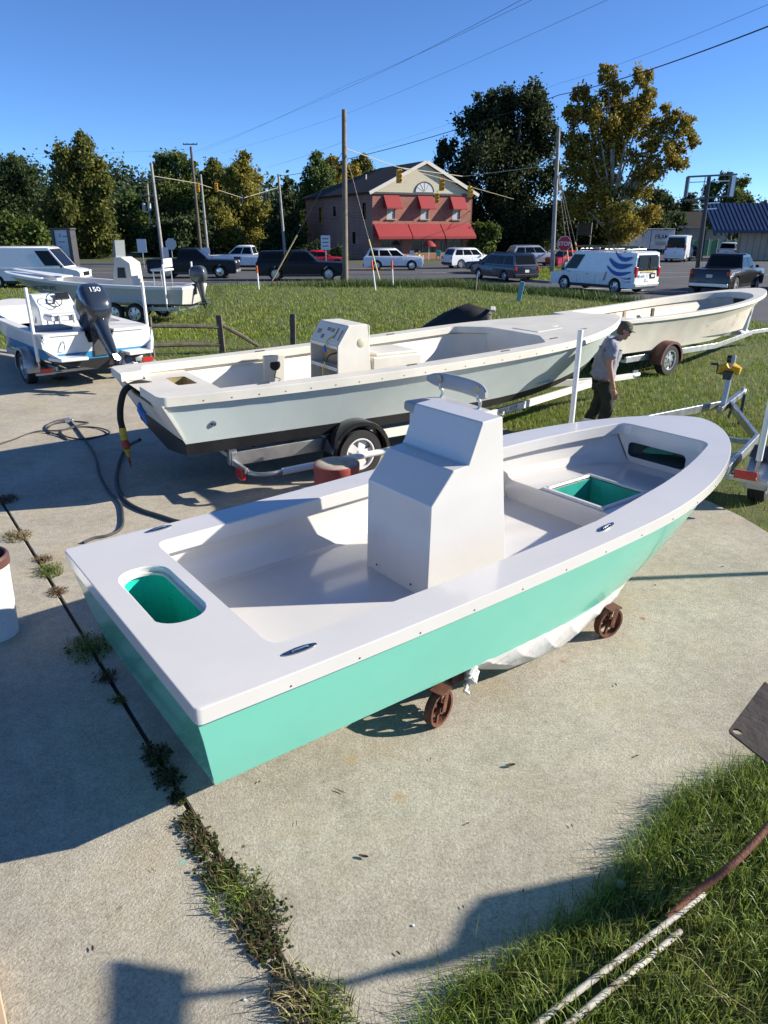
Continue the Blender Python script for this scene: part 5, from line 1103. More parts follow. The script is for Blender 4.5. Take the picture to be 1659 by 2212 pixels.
for x in(-3.9,-2.6,-1.3,0,1.3,2.75,4.0): MB().box((x,-3.54,1.7),(.55,.08,1.5)).ob('window',M('pale_window',(.4,.46,.47),.2),hs_)
MB().box((-.4,3,5.0),(2.2,.1,.2)).ob('ridge_cap',wt_,hs_)
gf=thing('mesh_fence','green privacy mesh fence beyond the tall cargo van','fence',(42,96,-.04),.15)
for k in range(7): MB().box((k*1.2-4,0,1.0),(1.14,.03,1.9)).ob('mesh_panel',M('green_mesh',(.10,.26,.16),.8),gf)
for k in range(8): MB().tube([(k*1.2-4.6,-.03,0),(k*1.2-4.6,-.03,2.1)],.04,6).ob('post',alum,gf)
# ================================================================ poles, wires, signals, signs
poles={}
def pole(key,label,base,h,r,mat,top=None,arms=()):
    b=Vector(base); tp=Vector((top[0],top[1],h)) if top else Vector((b.x,b.y,h)); q=thing('utility_pole',label,'utility pole',(b.x,b.y,-.04),0,'utility poles')
    d=tp-Vector((b.x,b.y,0)); MB().tube([(0,0,0),d*.5,d],[r,r*.86,r*.7],12).ob('shaft',mat,q)
    for z,wd in arms:
        a=MB().box((d.x*z/h,-.12,z),(wd,.1,.12)).ob('crossarm',polegrey,q)
        for e in(-.45,-.2,.2,.45): MB().lathe([(.04,0),(.05,.05),(.02,.1)],8,(d.x*z/h+e*wd,-.12,z+.06)).ob('insulator',darkgrey,a)
    poles[key]=(b,tp); return q
def px(x,y,Y): p=at(x,y,Y); return p
c0=g(746,607); pole('C','tall bare timber pole in the middle of the lawn edge',(c0.x,c0.y),px(743,235,c0.y).z,.20,polewood,top=(px(743,235,c0.y).x,c0.y))
r0_=g(1192,590); pole('R','slim grey utility pole beside the stop sign',(r0_.x,r0_.y),px(1207,275,r0_.y).z,.17,polegrey,top=(px(1207,275,r0_.y).x,r0_.y))
for key,lab,bx_,by_,tx,ty,Y_,r,mt,arms in(
  ('1','pale leaning utility pole behind the black crew cab pickup',352,560,326,350,70,.17,polegrey,()),
  ('2','darkest tall pole left of the yellow signals',434,545,412,316,85,.18,oldwood,((11.6,1.6),)),
  ('3','short pale pole just right of the darkest pole',449,545,433,376,80,.15,polegrey,()),
  ('4','pole with crossarms and transformers in the left treeline',329,545,318,396,100,.16,polegrey,((9.1,4.6),(7.2,3.0))),
  ('5','smallest far pole with one crossarm before the left trees',267,520,257,424,130,.15,polegrey,((8.6,6.0),)),
  ('6','grey pole between the left trees and brick building',616,545,601,375,85,.17,polegrey,())):
    b=px(bx_,by_,Y_); tp=px(tx,ty,Y_); q=pole(key,lab,(b.x,b.y),tp.z,r,mt,top=(tp.x,tp.y),arms=arms)
    if key=='4':
        for e in(-.35,.35): MB().lathe([(.0005,0),(.22,0),(.22,.9),(.0005,.95)],12,(e,-.2,5.4)).ob('transformer',M('transformer_grey',(.5,.52,.53),.4),q)
wire=M('cable_black',(.01,.01,.01),.7); span=M('span_wire',(.35,.31,.2),.6)
def cable(label,pts,r,mat=wire,sag=0,n=24,name='overhead_cable'):
    P=[]
    for a,b in zip(pts[:-1],pts[1:]):
        a,b=Vector(a),Vector(b)
        for k in range(n): u=k/n; P.append(a.lerp(b,u)-Vector((0,0,4*sag*u*(1-u))))
    P.append(Vector(pts[-1])); return tag(MB().tube(P,r,6).ob(name,mat),label,'cable','overhead cables')
cable('thickest black cable running from upper right to the far grey pole',[px(1760,17,26),px(1208,205,r0_.y),px(744,345,66),px(602,380,85)],.024,sag=.25)
cable('thin cable just above the thickest black cable at upper right',[px(1740,-25,26),px(1208,180,r0_.y+6),px(790,325,95)],.0065,sag=.2)
cable('upper left thin cable crossing the middle of the sky',[px(1200,-40,24),px(750,190,60),px(415,330,85)],.0065,sag=.1)
cable('second thin cable below the uppermost one in the sky',[px(1230,-40,24),px(750,183,58),px(440,326,88)],.0055,sag=.1)
cable('thin cable crossing behind the tall bare pole high up',[px(1420,-50,26),px(750,245,60),px(480,330,95)],.0055,sag=.1)
cable('faint cable from the tall bare pole down to the left trees',[px(745,305,c0.y),px(575,362,84)],.0065,sag=.1)
cable('faint level cable above the left treeline',[px(-60,328,110),px(412,322,85)],.0065,sag=.3)
cable('second level cable in front of the left treeline',[px(-60,395,110),px(318,398,100),px(434,400,85)],.0055,sag=.2)
for lab,p,m_ in(('pale span wire carrying signals from the tall bare pole to the slim grey pole',[px(744,320,c0.y),px(862,362,60),px(1000,381,66),px(1200,356,r0_.y)],span),('pale span wire carrying signals between the left poles',[px(330,380,70),px(427,396,74),px(525,428,80),px(602,405,85)],span)): cable(lab,p,.03,m_,name='span_wire')
cable('diagonal pale span wire across the brick building gable',[px(862,362,60),px(954,385,66),px(1014,403,72),px(1110,430,90)],.022,span,name='span_wire')
sy=M('signal_yellow',(.62,.36,.03),.5)
for k,(x,y,Y_,lab,rz) in enumerate(((862,381,60,'yellow traffic signal nearest the tall bare pole over the dark roof',.3),(954,399,66,'yellow traffic signal in front of the cream gable right of the lunette',.3),(1014,414,72,'yellow traffic signal at the right eave of the brick building',1.2),(944,428,80,'small yellow signal hanging over the upper brick wall',.2),(427,405,74,'yellow signal directly on the darkest left pole',.3),(467,405,76,'yellow signal right of the darkest left pole',.3),(573,425,83,'dark backed signal near the grey pole of the left trees',1.5),(522,431,80,'dark backed signal lowest on the left span wire',1.5))):
    p=px(x,y,Y_); t=thing('traffic_signal',lab,'traffic signal',(p.x,p.y,p.z-.5),rz,'traffic signals'); f=.9 if k<4 else .75
    MB().box((0,0,.5),(.42*f,.34*f,1.05*f)).ob('housing',sy if k<6 else darkgrey,t,bev=.03)
    for z in(.82,.5,.18): MB().lathe([(.14*f,0),(.15*f,-.2*f)],12,ax='Y').ob('visor',sy if k<6 else darkgrey,t,loc=(0,-.17*f,.5+(z-.5)*f))
    MB().tube([(0,0,.5+.5*f),(0,0,1.25)],.03,6).ob('hanger',darkgrey,t)
# guy wires with yellow guards on the lawn poles
yg=M('guy_guard',(.62,.5,.22),.6)
def guy(label,a,b,f=.22):
    a,b=Vector(a),Vector(b); t=thing('guy_wire',label,'guy wire',(0,0,0)); MB().tube([a,b],.018,6).ob('strand',darkgrey,t); m_=b.lerp(a,f); MB().tube([b,m_],.045,8).ob('guard',yg,t)
ctop=poles['C'][1]; q=px(744,320,c0.y)
guy('guy wire with yellow guard left of the tall bare pole',q,g(588,606),.36); guy('guy wire with yellow guard right of the tall bare pole',q,g(822,612)+V(0,0,0),.33)
q=px(1203,360,r0_.y)
for k,(x,y) in enumerate(((1231,592),(1245,590),(1258,588))): guy(('nearest','middle','outermost')[k]+' guy wire right of the slim grey pole by the stop sign',q,g(x,y),.3)
# markers
orng=M('marker_orange',(.72,.12,.02),.5)
for x,y,h,dx,lab in((559,625,1.25,-.04,'white lawn marker with orange top left of the tall bare pole'),(811,628,1.55,-.2,'leaning white marker with orange top in front of the white SUV'),(849,620,1.45,-.08,'upright white marker with orange top right of the leaning one')):
    p=g(x,y); t=thing('marker_post',lab,'marker',(p.x,p.y,0),0,'white and orange lawn markers'); MB().tube([(0,0,0),(dx*.65,0,h*.68)],.045,10).ob('post',whitepvc,t); MB().tube([(dx*.65,0,h*.68),(dx,0,h)],.05,10).ob('orange_top',orng,t)
p=g(1120,651); t=thing('marker_post','leaning pale teal utility marker on the lawn','marker',(p.x,p.y,0)); MB().prism([(-.12,-.05,0),(.1,-.05,0),(.24,-.02,.85),(.04,-.02,.9)],(0,.1,0)).ob('post',M('pale_teal_plastic',(.16,.36,.4),.6,var=.1),t,bev=.02)
p=g(1028,628); t=thing('stake','thin grey stake at the lawn edge before the minivan','stake',(p.x,p.y,0)); MB().tube([(0,0,0),(.03,0,.9)],.03,8).ob('rod',polegrey,t); MB().lathe([(.0005,.93),(.035,.91),(.03,.88)],8,(.03,0,0)).ob('cap',darkgrey,t)
# stop sign
p=g(1213,592); t=thing('stop_sign','red octagonal stop sign beside the slim grey pole','sign',(p.x,p.y,-.02),.05)
MB().tube([(0,0,0),(0,0,2.1)],.04,8).ob('post',darkgrey,t)
oc=lambda r:[(r*math.cos(math.pi/8+k*math.pi/4),-.05,2.55-.4+r*math.sin(math.pi/8+k*math.pi/4)) for k in range(8)]
pl=MB().prism(oc(.56),(0,.012,0)).ob('plate',M('sign_white',(.7,.7,.7),.5),t,smooth=False); MB().prism([(x,y-.004,z) for x,y,z in oc(.52)],(0,.003,0)).ob('face',M('stop_red',(.45,.015,.02),.5),t,smooth=False)
text('STOP',.40,MATS['sign_white'],t,frame((0,-.057,2.14),V(1,0,0),V(0,0,1)),bold=.008)
# back of stop sign and small signs at left
for x,y,Y_,w_,h_,lab,oct_ in((369,526,66,.75,.75,'grey back of an octagonal sign above the black pickup',True),(306,530,66,.8,1.1,'white rectangular sign left of the grey octagon',False),(445,541,70,.7,.55,'small pale sign plate on the short pale pole',False),(703,523,62,.75,1.1,'small white notice on a post left of the tall bare pole',False),(358,545,66,.5,.9,'pale narrow sign between the octagon and rectangle',False)):
    p=px(x,y,Y_); t=thing('road_sign',lab,'sign',(p.x,p.y,-.04)); MB().tube([(0,.03,0),(0,.03,p.z)],.04,8).ob('post',galv,t)
    if oct_: MB().prism([(.5*math.cos(math.pi/8+k*math.pi/4),0,p.z+.5*math.sin(math.pi/8+k*math.pi/4)) for k in range(8)],(0,.015,0)).ob('plate',M('sign_back',(.5,.51,.52),.5,.3),t,smooth=False)
    else: MB().box((0,0,p.z),(w_,.02,h_)).ob('plate',M('sign_plate_white',(.66,.68,.7),.5),t)
    if 'notice' in lab:
        for k in range(3): MB().box((0,-.013,p.z+.3-k*.28),(.5,.004,.07)).ob('text_line',darkgrey,t)
p=px(1262,499,100); t=thing('road_sign','brown board sign on posts below the golden tree','sign',(p.x,p.y,-.04)); MB().box((0,0,3.2),(1.8,.1,1.5)).ob('board',oldwood,t); 
for e in(-.9,.9): MB().tube([(e,0,0),(e,0,4.0)],.08,6).ob('post',polegrey,t)
# sign board on the left by the white van
sb=thing('sign_board','tall dark framed sign board with pale face before the white van','sign',(-19.6,46.5,0),math.radians(-28))
MB().box((-.75,0,1.55),(.22,.35,3.1)).ob('side_post',M('dark_frame',(.03,.03,.034),.5),sb,bev=.02); MB().box((.75,0,1.55),(.30,.42,3.1)).ob('side_post',MATS['dark_frame'],sb,bev=.02); MB().box((0,0,3.14),(1.95,.45,.10)).ob('cap',MATS['dark_frame'],sb,bev=.02)
fc=MB().box((0,-.03,1.85),(1.36,.14,2.45)).ob('face',M('pale_sign_face',(.42,.47,.52),.4),sb); sbm=M('sign_ink',(.08,.13,.2),.5)
text('A',.38,sbm,fc,frame((-.15,-.104,2.75),V(1,0,0),V(0,0,1)))
for x,z,w_ in((.32,2.72,.5),(-.1,2.4,.6),(-.3,2.1,.3),(.05,1.55,.8),(.05,1.32,1.05),(.05,.95,.6)): MB().box((x,-.104,z),(w_,.006,.06)).ob('text_line',sbm,fc)
# empty roadside sign frame at right
b0=g(1501,622); t=thing('empty_billboard','leaning pole with an empty rectangular billboard frame at right','sign',(b0.x,b0.y,-.04)); tp=px(1532,382,b0.y)-Vector((b0.x,b0.y,-.04))
MB().tube([(0,0,0),tp*.5,tp],[.13,.12,.10],10).ob('pole',blackpl,t)
z1=tp.z; z0=px(1480,425,b0.y).z; xa=px(1483,400,b0.y).x-b0.x; xb=px(1588,400,b0.y).x-b0.x
q=MB(); 
for z in(z1,z0): q.bar((xa,0,z-(.15 if z==z0 else 0)),(xb,0,z+.12),.14,.09)
for x in(xa,xb-.05,xb-.28): q.bar((x,0,z0),(x,0,z1),.14,.07,(0,1,0))
q.ob('frame',M('dull_frame',(.16,.16,.165),.5,.4),t)
MB().box((xa+.08,-.02,(z0+z1)/2),(.06,.16,z1-z0-.1)).ob('frame_edge',alum,t); MB().box((xb-.16,-.03,(z0+z1)/2+.05),(.2,.14,z1-z0)).ob('frame_edge',alum,t)
q=MB(); q.bar((xa+.1,0,z0+.75),(xb,0,z0+.85),.05,.05); q.bar((tp.x-.25,0,z0),(tp.x-.2,0,z1),.05,.05,(0,1,0)); q.bar((xa+.5,0,z0-.35),(xb-.7,0,z0-.25),.08,.06); q.bar((xa+.6,0,z0-.62),(xb-.8,0,z0-.55),.08,.06); q.ob('inner_bars',alum,t)
# ================================================================ trees
bark=M('bark',(.09,.07,.055),.9,var=.4,vs=3,bump=.5,bs=12); palebark=M('sycamore_bark',(.36,.33,.28),.85,var=.4,vs=2)
def leafmat(n,c,c2,isl=.45,vs=.25): return M(n,c,.6,col2=c2,vs=vs,island=isl,sub=.36,spec=.25)
L_oak=leafmat('oak_leaves',(.055,.075,.024),(.03,.042,.015)); L_gold=leafmat('golden_leaves',(.36,.25,.035),(.17,.17,.033),.5,.22); L_olive=leafmat('olive_leaves',(0.188,0.188,0.040),(0.094,0.112,0.027)); L_dark=leafmat('dark_pine_needles',(0.069,0.100,0.033),(0.037,0.056,0.020)); L_green=leafmat('mid_green_leaves',(0.138,0.181,0.043),(0.069,0.100,0.025)); L_yel=leafmat('yellow_green_leaves',(0.312,0.263,0.048),(0.150,0.163,0.037)); L_shrub=leafmat('shrub_leaves',(.13,.17,.035),(.07,.10,.02))
def leaves(cen,rad,n,size,flat=1.0,rng=RNG):
    """n leaf quads spread in blobs; cen (k,3), rad (k,3)"""
    cen=np.asarray(cen,float); rad=np.asarray(rad,float); wgt=(rad[:,0]*rad[:,2]); wgt=wgt/wgt.sum(); k=rng.choice(len(cen),n,p=wgt)
    d=rng.normal(size=(n,3)); d/=np.linalg.norm(d,axis=1)[:,None]; r=rng.random(n)**.38*rng.choice([1,1,1.15,1.35,1.7],n)
    lump=.82+.32*np.sin(d[:,0]*5.1+cen[k,0])*np.sin(d[:,1]*4.3+cen[k,1]*1.3)*np.sin(d[:,2]*4.7+cen[k,2]*.9)
    p=cen[k]+d*rad[k]*(r*lump)[:,None]
    a=rng.normal(size=(n,3)); a/=np.linalg.norm(a,axis=1)[:,None]; b=np.cross(a,rng.normal(size=(n,3))); b/=np.linalg.norm(b,axis=1)[:,None]
    s=size*(.55+.9*rng.random(n))[:,None]
    v=np.stack([p-a*s*.5,p+b*s*.33,p+a*s*.5,p-b*s*.33],1).reshape(-1,3); f=np.arange(4*n).reshape(n,4); return v,f
def clump(cx,cz,cy,r,ry,k,rng,core=.8):      # break one lobe into small blobs near its surface
    out=[(cx,cy,cz,r*core,ry*core,r*core)]
    for _ in range(k):
        d=rng.normal(size=3); d/=np.linalg.norm(d); q=rng.uniform(.2,.5); out.append((cx+d[0]*r*.72,cy+d[1]*ry*.72,cz+d[2]*r*.72,r*q,ry*q,r*q))
    return out
def tree(name,label,base,Y_,lobes,mat,n,size,trunk=None,bk=bark,group=None,depth=1.0,k=7,limbs=True,seed=1,core=.8,lt=.26):
    rng=np.random.default_rng(seed); bx,by=base; b=at(bx,by,Y_); b=Vector((b.x,Y_,-.05)); t=thing(name,label,'tree',b,0,group)
    bl=[]; ends=[]
    for (x,y,r) in lobes:
        p=at(x,y,Y_); R=r/ppm(Y_,p.z); yy=rng.uniform(-.5,.5)*R*depth
        bl+=clump(p.x-b.x,p.z,yy,R,R*depth,k,rng,core); ends.append((p.x-b.x,yy,p.z))
    bl=np.array(bl); v,f=leaves(bl[:,:3],bl[:,3:],n,size,rng=rng); v[:,2]=np.maximum(v[:,2],.1)
    npmesh('crown',v,f,mat,t)
    H=max(e[2] for e in ends); th=trunk or H*.035; mb=MB(); top=sorted(ends,key=lambda e:-e[2])[0]
    sp=[(0,0,0),(top[0]*.15,0,H*.25),(top[0]*.45,top[1]*.4,H*.55),(top[0]*.9,top[1]*.8,H*.9)]; C_=catmull(sp,4); mb.tube(C_,[th*(1-.85*i/(len(C_)-1)) for i in range(len(C_))],9)
    if limbs:
        for e in ends:
            z0=min(H*.7,max(H*.18,e[2]*.45)); i=min(len(C_)-2,max(1,int(z0/(H*.9)*(len(C_)-1)))); s=C_[i]
            m_=s.lerp(Vector(e),.5)+Vector((0,0,.06*H*rng.random())); mb.tube([s,m_,Vector(e),Vector(e)+Vector((rng.uniform(-1,1),0,1.2))*th*2],[th*lt,th*lt*.65,th*lt*.33,th*.03],6)
    mb.ob('trunk',bk,t); return t
oak=[(1130,215,42),(1160,235,45),(1085,225,40),(1040,232,30),(1012,262,36),(1060,275,55),(1130,290,70),(1180,300,38),(970,325,30),(990,360,45),(950,352,20),(1040,365,70),(1110,390,80),(1180,385,42),(985,420,45),(1060,450,70),(1140,470,70),(1010,490,48),(1080,520,60),(1170,510,55)]
tree('oak_tree','large dark oak towering right of the brick building','' or (1085,575),100,oak,L_oak,70000,.38,trunk=.6,seed=3,core=.62,k=11)
syc=[(1256,195,24),(1275,240,30),(1313,165,24),(1330,205,34),(1385,170,26),(1392,215,28),(1362,255,42),(1290,290,48),(1235,250,24),(1240,300,34),(1410,290,34),(1445,250,26),(1480,275,26),(1495,305,15),(1440,310,36),(1465,345,26),(1400,350,42),(1330,345,55),(1250,365,42),(1380,410,38),(1300,420,55),(1230,440,36),(1340,470,50),(1400,475,34)]
tree('sycamore_tree','tall golden autumn sycamore right of the dark oak','' or (1318,565),94,syc,L_gold,46000,.34,trunk=.42,bk=palebark,k=14,seed=5,core=.5,lt=.36)
under=[(1230,470,38),(1260,500,45),(1330,500,60),(1400,500,50),(1290,525,40),(1380,530,40),(1425,430,28)]
tree('understorey_tree','dark green understorey tree beneath the golden sycamore','' or (1330,580),104,under,L_dark,20000,.42,seed=8)
tree('maple_tree','tall olive maple standing out of the left treeline','' or (170,600),88,[(175,312,26),(150,338,34),(195,345,32),(210,370,26),(165,385,50),(130,400,34),(215,410,34),(150,450,55),(205,465,48),(120,470,36),(170,520,62),(225,520,34)],L_olive,30000,.36,trunk=.4,seed=9)
specs=[('mid green tree behind the darkest left pole',(375,600),105,[(355,360,24),(385,350,28),(410,370,24),(370,400,40),(400,430,45),(350,450,40),(380,500,55)],L_green,14000,11),
('yellow green poplar with twin tips left of the grey pole',(525,600),102,[(527,345,18),(520,375,24),(540,385,26),(500,390,26),(525,430,42),(490,450,36),(555,450,32),(520,500,50)],L_yel,14000,12),
('yellow leaved small tree behind the short pale pole',(470,600),98,[(465,450,26),(480,480,36),(455,500,34),(490,520,36)],L_yel,8000,13),
('olive poplar just right of the darkest left pole',(455,600),108,[(455,360,20),(470,380,28),(440,390,28),(460,430,42),(430,470,40),(480,450,34)],L_olive,12000,14),
('green tree rising left of the brick building roof',(695,600),118,[(683,345,18),(690,365,26),(672,380,22),(700,400,36),(665,420,30),(640,450,34),(650,500,45)],L_green,11000,15),
('orange tinted tree behind the brick building ridge',(722,600),122,[(715,352,17),(735,372,24),(745,395,26),(720,400,30),(765,380,20)],L_gold,7000,16),
('bare topped pale tree behind the brick building roof edge',(785,600),125,[(785,345,16),(775,365,22),(795,370,18),(780,400,30)],L_olive,3500,17),
('dark conifer between the left trees and brick building',(612,600),96,[(622,395,12),(620,430,22),(612,470,32),(625,510,42),(600,540,34)],L_dark,9000,18),
('dark green tree left of the pole with transformers',(285,600),112,[(285,440,30),(265,470,36),(300,480,36),(280,520,45),(320,440,24)],L_green,11000,19),
('dark broad tree filling behind the black pickup',(385,600),95,[(350,500,38),(400,510,42),(440,500,34),(370,540,38),(420,540,38),(330,540,30)],L_dark,13000,20),
('dark pine at the left edge of the treeline',(30,600),100,[(20,370,36),(60,385,34),(30,430,50),(75,440,38),(10,480,45),(60,500,45)],L_dark,15000,21),
('bright green shrubby tree behind the left cargo van',(45,600),80,[(25,490,34),(70,505,30),(10,525,34),(95,525,26),(50,540,34),(120,550,24)],L_shrub,9000,22),
('dark cedar right of the golden sycamore',(1435,560),110,[(1430,430,20),(1445,450,26),(1425,480,30),(1455,485,24)],L_dark,8000,23),
('sparse small leafed tree behind the empty sign frame',(1570,580),105,[(1565,385,16),(1545,410,22),(1590,400,20),(1610,390,14),(1570,440,32),(1530,430,18),(1610,430,18),(1600,465,26),(1550,480,26)],L_green,6500,24),
('leafy dark tree beside the small far house',(1490,565),118,[(1485,440,20),(1470,465,24),(1500,470,22)],L_dark,6000,25),
('shrubby tree at the right wall of the brick building',(1035,580),90,[(1028,500,20),(1045,530,26),(1020,540,22),(1065,500,20)],L_shrub,5000,26)]
for lab,base,Y_,lo,mt,n,sd in specs: tree('tree',lab,base,Y_,lo,mt,int(n*1.5),.36,group='trees along the skyline',seed=sd,limbs=(n>6000))
# shrubs at the building
for k,(x,y,Y_,r,mt,lab) in enumerate(((690,560,82,26,L_dark,'dark ivy shrub against the side of the brick building'),(735,560,80,20,L_dark,'low dark shrub behind the tall bare pole'),(1035,560,90,16,L_shrub,'small bright shrub at the brick building corner'),(745,600,48.6,9,L_shrub,'tuft of ivy at the foot of the tall bare pole'))):
    p=at(x,y,Y_); R=r/ppm(Y_,1); rng=np.random.default_rng(40+k); t=thing('shrub',lab,'shrub',(p.x,Y_,-.05)); bl=np.array(clump(0,R*.8,0,R,R,6,rng)); v,f=leaves(bl[:,:3],bl[:,3:],2500 if k<3 else 700,.22 if k<3 else .13,rng=rng); v[:,2]=np.maximum(v[:,2],.02); npmesh('foliage',v,f,mt,t); MB().tube([(0,0,0),(0,0,R*.6)],.06,6).ob('stem',bark,t)
# far woods on the hill and along the back: reads as one mass
rng=np.random.default_rng(77); cs=[];rs=[]
for _ in range(900):
    u=rng.random(); x=-300+u*330; D=rng.uniform(150,230); prof=15*math.exp(-((x+150)/75)**2)
    zt=4+prof*(.5+.5*(D-150)/80)+rng.uniform(-1.5,2.5); r=rng.uniform(2.2,4.2); cs.append((x,D,max(1,zt-2))); rs.append((r,r,r*1.15))
for x,y,Yk in((0,352,170),(30,348,170),(60,358,172),(90,362,172),(120,370,172),(230,360,165),(255,365,165),(280,378,165),(300,388,165),(325,395,165),(340,405,165),(5,400,150),(50,420,150),(100,420,150),(250,420,150),(300,440,150),(560,480,150),(590,470,150),(640,470,150)):
    for q in range(9):
        p=at(x+rng.uniform(-18,18),y+rng.uniform(6,70)*(q>1)+8,Yk+rng.uniform(0,10)); r=rng.uniform(2,3.4); cs.append((p.x,p.y,p.z)); rs.append((r,r,r))
for _ in range(160):
    x=rng.uniform(-60,120); cs.append((x,rng.uniform(135,160),rng.uniform(.5,4.5))); rs.append((3.2,3.2,3.0))
for _ in range(420):
    x=rng.uniform(180,800); p=at(x,rng.uniform(425,520)-(20 if 320<x<600 else 0),rng.uniform(122,140)); r=rng.uniform(1.8,3.2); cs.append((p.x,p.y,p.z)); rs.append((r,r,r))
for _ in range(160):
    x=rng.uniform(1200,1640); p=at(x,rng.uniform(455,515),rng.uniform(132,150)); r=rng.uniform(1.8,3.0); cs.append((p.x,p.y,p.z)); rs.append((r,r,r))
v,f=leaves(np.array(cs),np.array(rs),190000,.7,rng=rng); v[:,2]=np.maximum(v[:,2],0)
tag(npmesh('woods',v,f,L_dark),'dark wooded hill and far treeline at the left horizon','woods',kind='stuff')
# ================================================================ grass
gr=M('grass_blades',(.15,.23,.03),.42,col2=(.22,.25,.06),vs=.8,island=.5,sub=.35,spec=.3)
grd=M('lawn_blades',(.185,.27,.028),.6,col2=(.26,.27,.06),vs=.45,island=.45,sub=.3,spec=.2)
def inpoly(P,poly):
    x,y=P[:,0],P[:,1]; r=np.zeros(len(P),bool); n=len(poly); j=n-1
    for i in range(n):
        xi,yi=poly[i][:2]; xj,yj=poly[j][:2]; c=((yi>y)!=(yj>y))&(x<(xj-xi)*(y-yi)/((yj-yi) if yj!=yi else 1e-9)+xi); r^=c; j=i
    return r
def blades(P,h,wd,lean,rng,seg=2):
    n=len(P); a=rng.random(n)*2*math.pi; d=np.stack([np.cos(a),np.sin(a),0*a],1); s=np.stack([-np.sin(a),np.cos(a),0*a],1); h=h*(.45+.9*rng.random(n))[:,None]; w_=(wd*(.6+.8*rng.random(n)))[:,None]; le=(lean*rng.random(n)**1.3)[:,None]*h; up=np.array([0,0,1.])
    if seg==1:
        v=np.stack([P-s*w_,P+s*w_,P+d*le+up*h],1).reshape(-1,3); return v,np.arange(3*n).reshape(n,3)
    m1=P+d*le*.28+up*h*.5; m2=P+d*le*.62+up*h*.82; t=P+d*le*1.1+up*h*(.98-.25*le/np.maximum(h,1e-6)*.5)
    v=np.stack([P-s*w_,P+s*w_,m1+s*w_*.85,m1-s*w_*.85,m2+s*w_*.55,m2-s*w_*.55,t,t],1).reshape(-1,3); b=np.arange(n)[:,None]*8
    return v,np.concatenate([b+np.array([0,1,2,3]),b+np.array([3,2,4,5]),b+np.array([5,4,6,7])])
rng=np.random.default_rng(5)
# near grass, lower right
N=60000; P=np.stack([rng.uniform(-.05,3.4,N),rng.uniform(.9,3.7,N),np.zeros(N)],1); P=P[inpoly(P,NEARG)]
cl=.5+.5*np.sin(P[:,0]*7.1+2*np.sin(P[:,1]*5))*np.sin(P[:,1]*8.3+P[:,0]*3); P=P[rng.random(len(P))<.25+.75*cl]
v,f=blades(P,.11,.0029,1.0,rng); tag(npmesh('grass',v,f,gr),'long green grass along the near edge of the concrete','grass',kind='stuff')
# fringe spilling over the slab edge
ed_=NEARG[:6]; Q=[]
for a,b in zip(ed_[:-1],ed_[1:]):
    for _ in range(int(1100*math.dist(a,b))): u=rng.random(); Q.append((a[0]+(b[0]-a[0])*u+rng.normal()*.035,a[1]+(b[1]-a[1])*u+rng.normal()*.035,.0))
v,f=blades(np.array(Q),.12,.0020,1.5,rng); tag(npmesh('grass',v,f,gr),'ragged grass fringe spilling over the near concrete edge','grass',kind='stuff')
dry=M('dry_stems',(.32,.26,.13),.7,island=.3,sub=.2)
N=260; P=np.stack([rng.uniform(.2,3,N),rng.uniform(1.2,3.7,N),np.zeros(N)],1); P=P[inpoly(P,NEARG)]; v,f=blades(P,.24,.0014,1.3,rng); tag(npmesh('dry_grass',v,f,dry),'dry straw coloured stems among the near grass','grass',kind='stuff')
# the lawn
LAWN=PADE+[(-26,24),(-26,46.0),(-19.5,46.3),(4.9,45.3),(7.65,40.3),(10.44,36.1),(12.62,31.3),(14,24),(16,10),(16,3.0)]
def lawnpts(n,y0,y1):
    Yv=y0*(y1/y0)**rng.random(n); X=(rng.random(n)*2-1)*(Yv*.60+2); return np.stack([X,Yv,np.zeros(n)],1)
for n,y0,y1,h,wd,lab in((90000,4,13,.085,.0038,'near lawn grass round the empty trailer'),(110000,11,24,.085,.008,'mid lawn grass behind the aqua skiff'),(90000,22,46,.10,.018,'far lawn grass up to the road')):
    P=lawnpts(n,y0,y1); P=P[inpoly(P,LAWN)]; q=.5+.5*np.sin(P[:,0]*1.9+np.sin(P[:,1]*1.3)*2)*np.sin(P[:,1]*1.6+P[:,0]); P=P[rng.random(len(P))<.45+.55*q]
    v,f=blades(P,h,wd,1.1,rng,1); tag(npmesh('lawn_grass',v,f,grd),lab,'grass',kind='stuff')
# taller weeds at the far lawn edge
Q=[]
for _ in range(9000):
    x=rng.normal()*3.6+2.0; Q.append((x,44.2+rng.normal()*.7,0))
for _ in range(5000): u=rng.random(); Q.append((5+8*u+rng.normal()*.3,42.5-10.5*u+rng.normal()*.6,0))
P=np.array(Q); P=P[inpoly(P,LAWN)]; v,f=blades(P,.36,.02,1.0,rng,1); tag(npmesh('weeds',v,f,M('rough_weeds',(.075,.12,.025),.7,island=.45,sub=.25)),'rough tall weeds along the far lawn edge','grass',kind='stuff')
P=np.stack([rng.uniform(9,15.5,5000),rng.uniform(47,64,5000),np.zeros(5000)],1); P=P[inpoly(P,[(9.1,49.0),(10.55,46.9),(13,52.5),(15.6,64.5),(12.5,63)])]; v,f=blades(P,.22,.03,1,rng,1); tag(npmesh('verge_grass',v,f,grd),'grass on the corner verge round the slim grey pole','grass',kind='stuff')
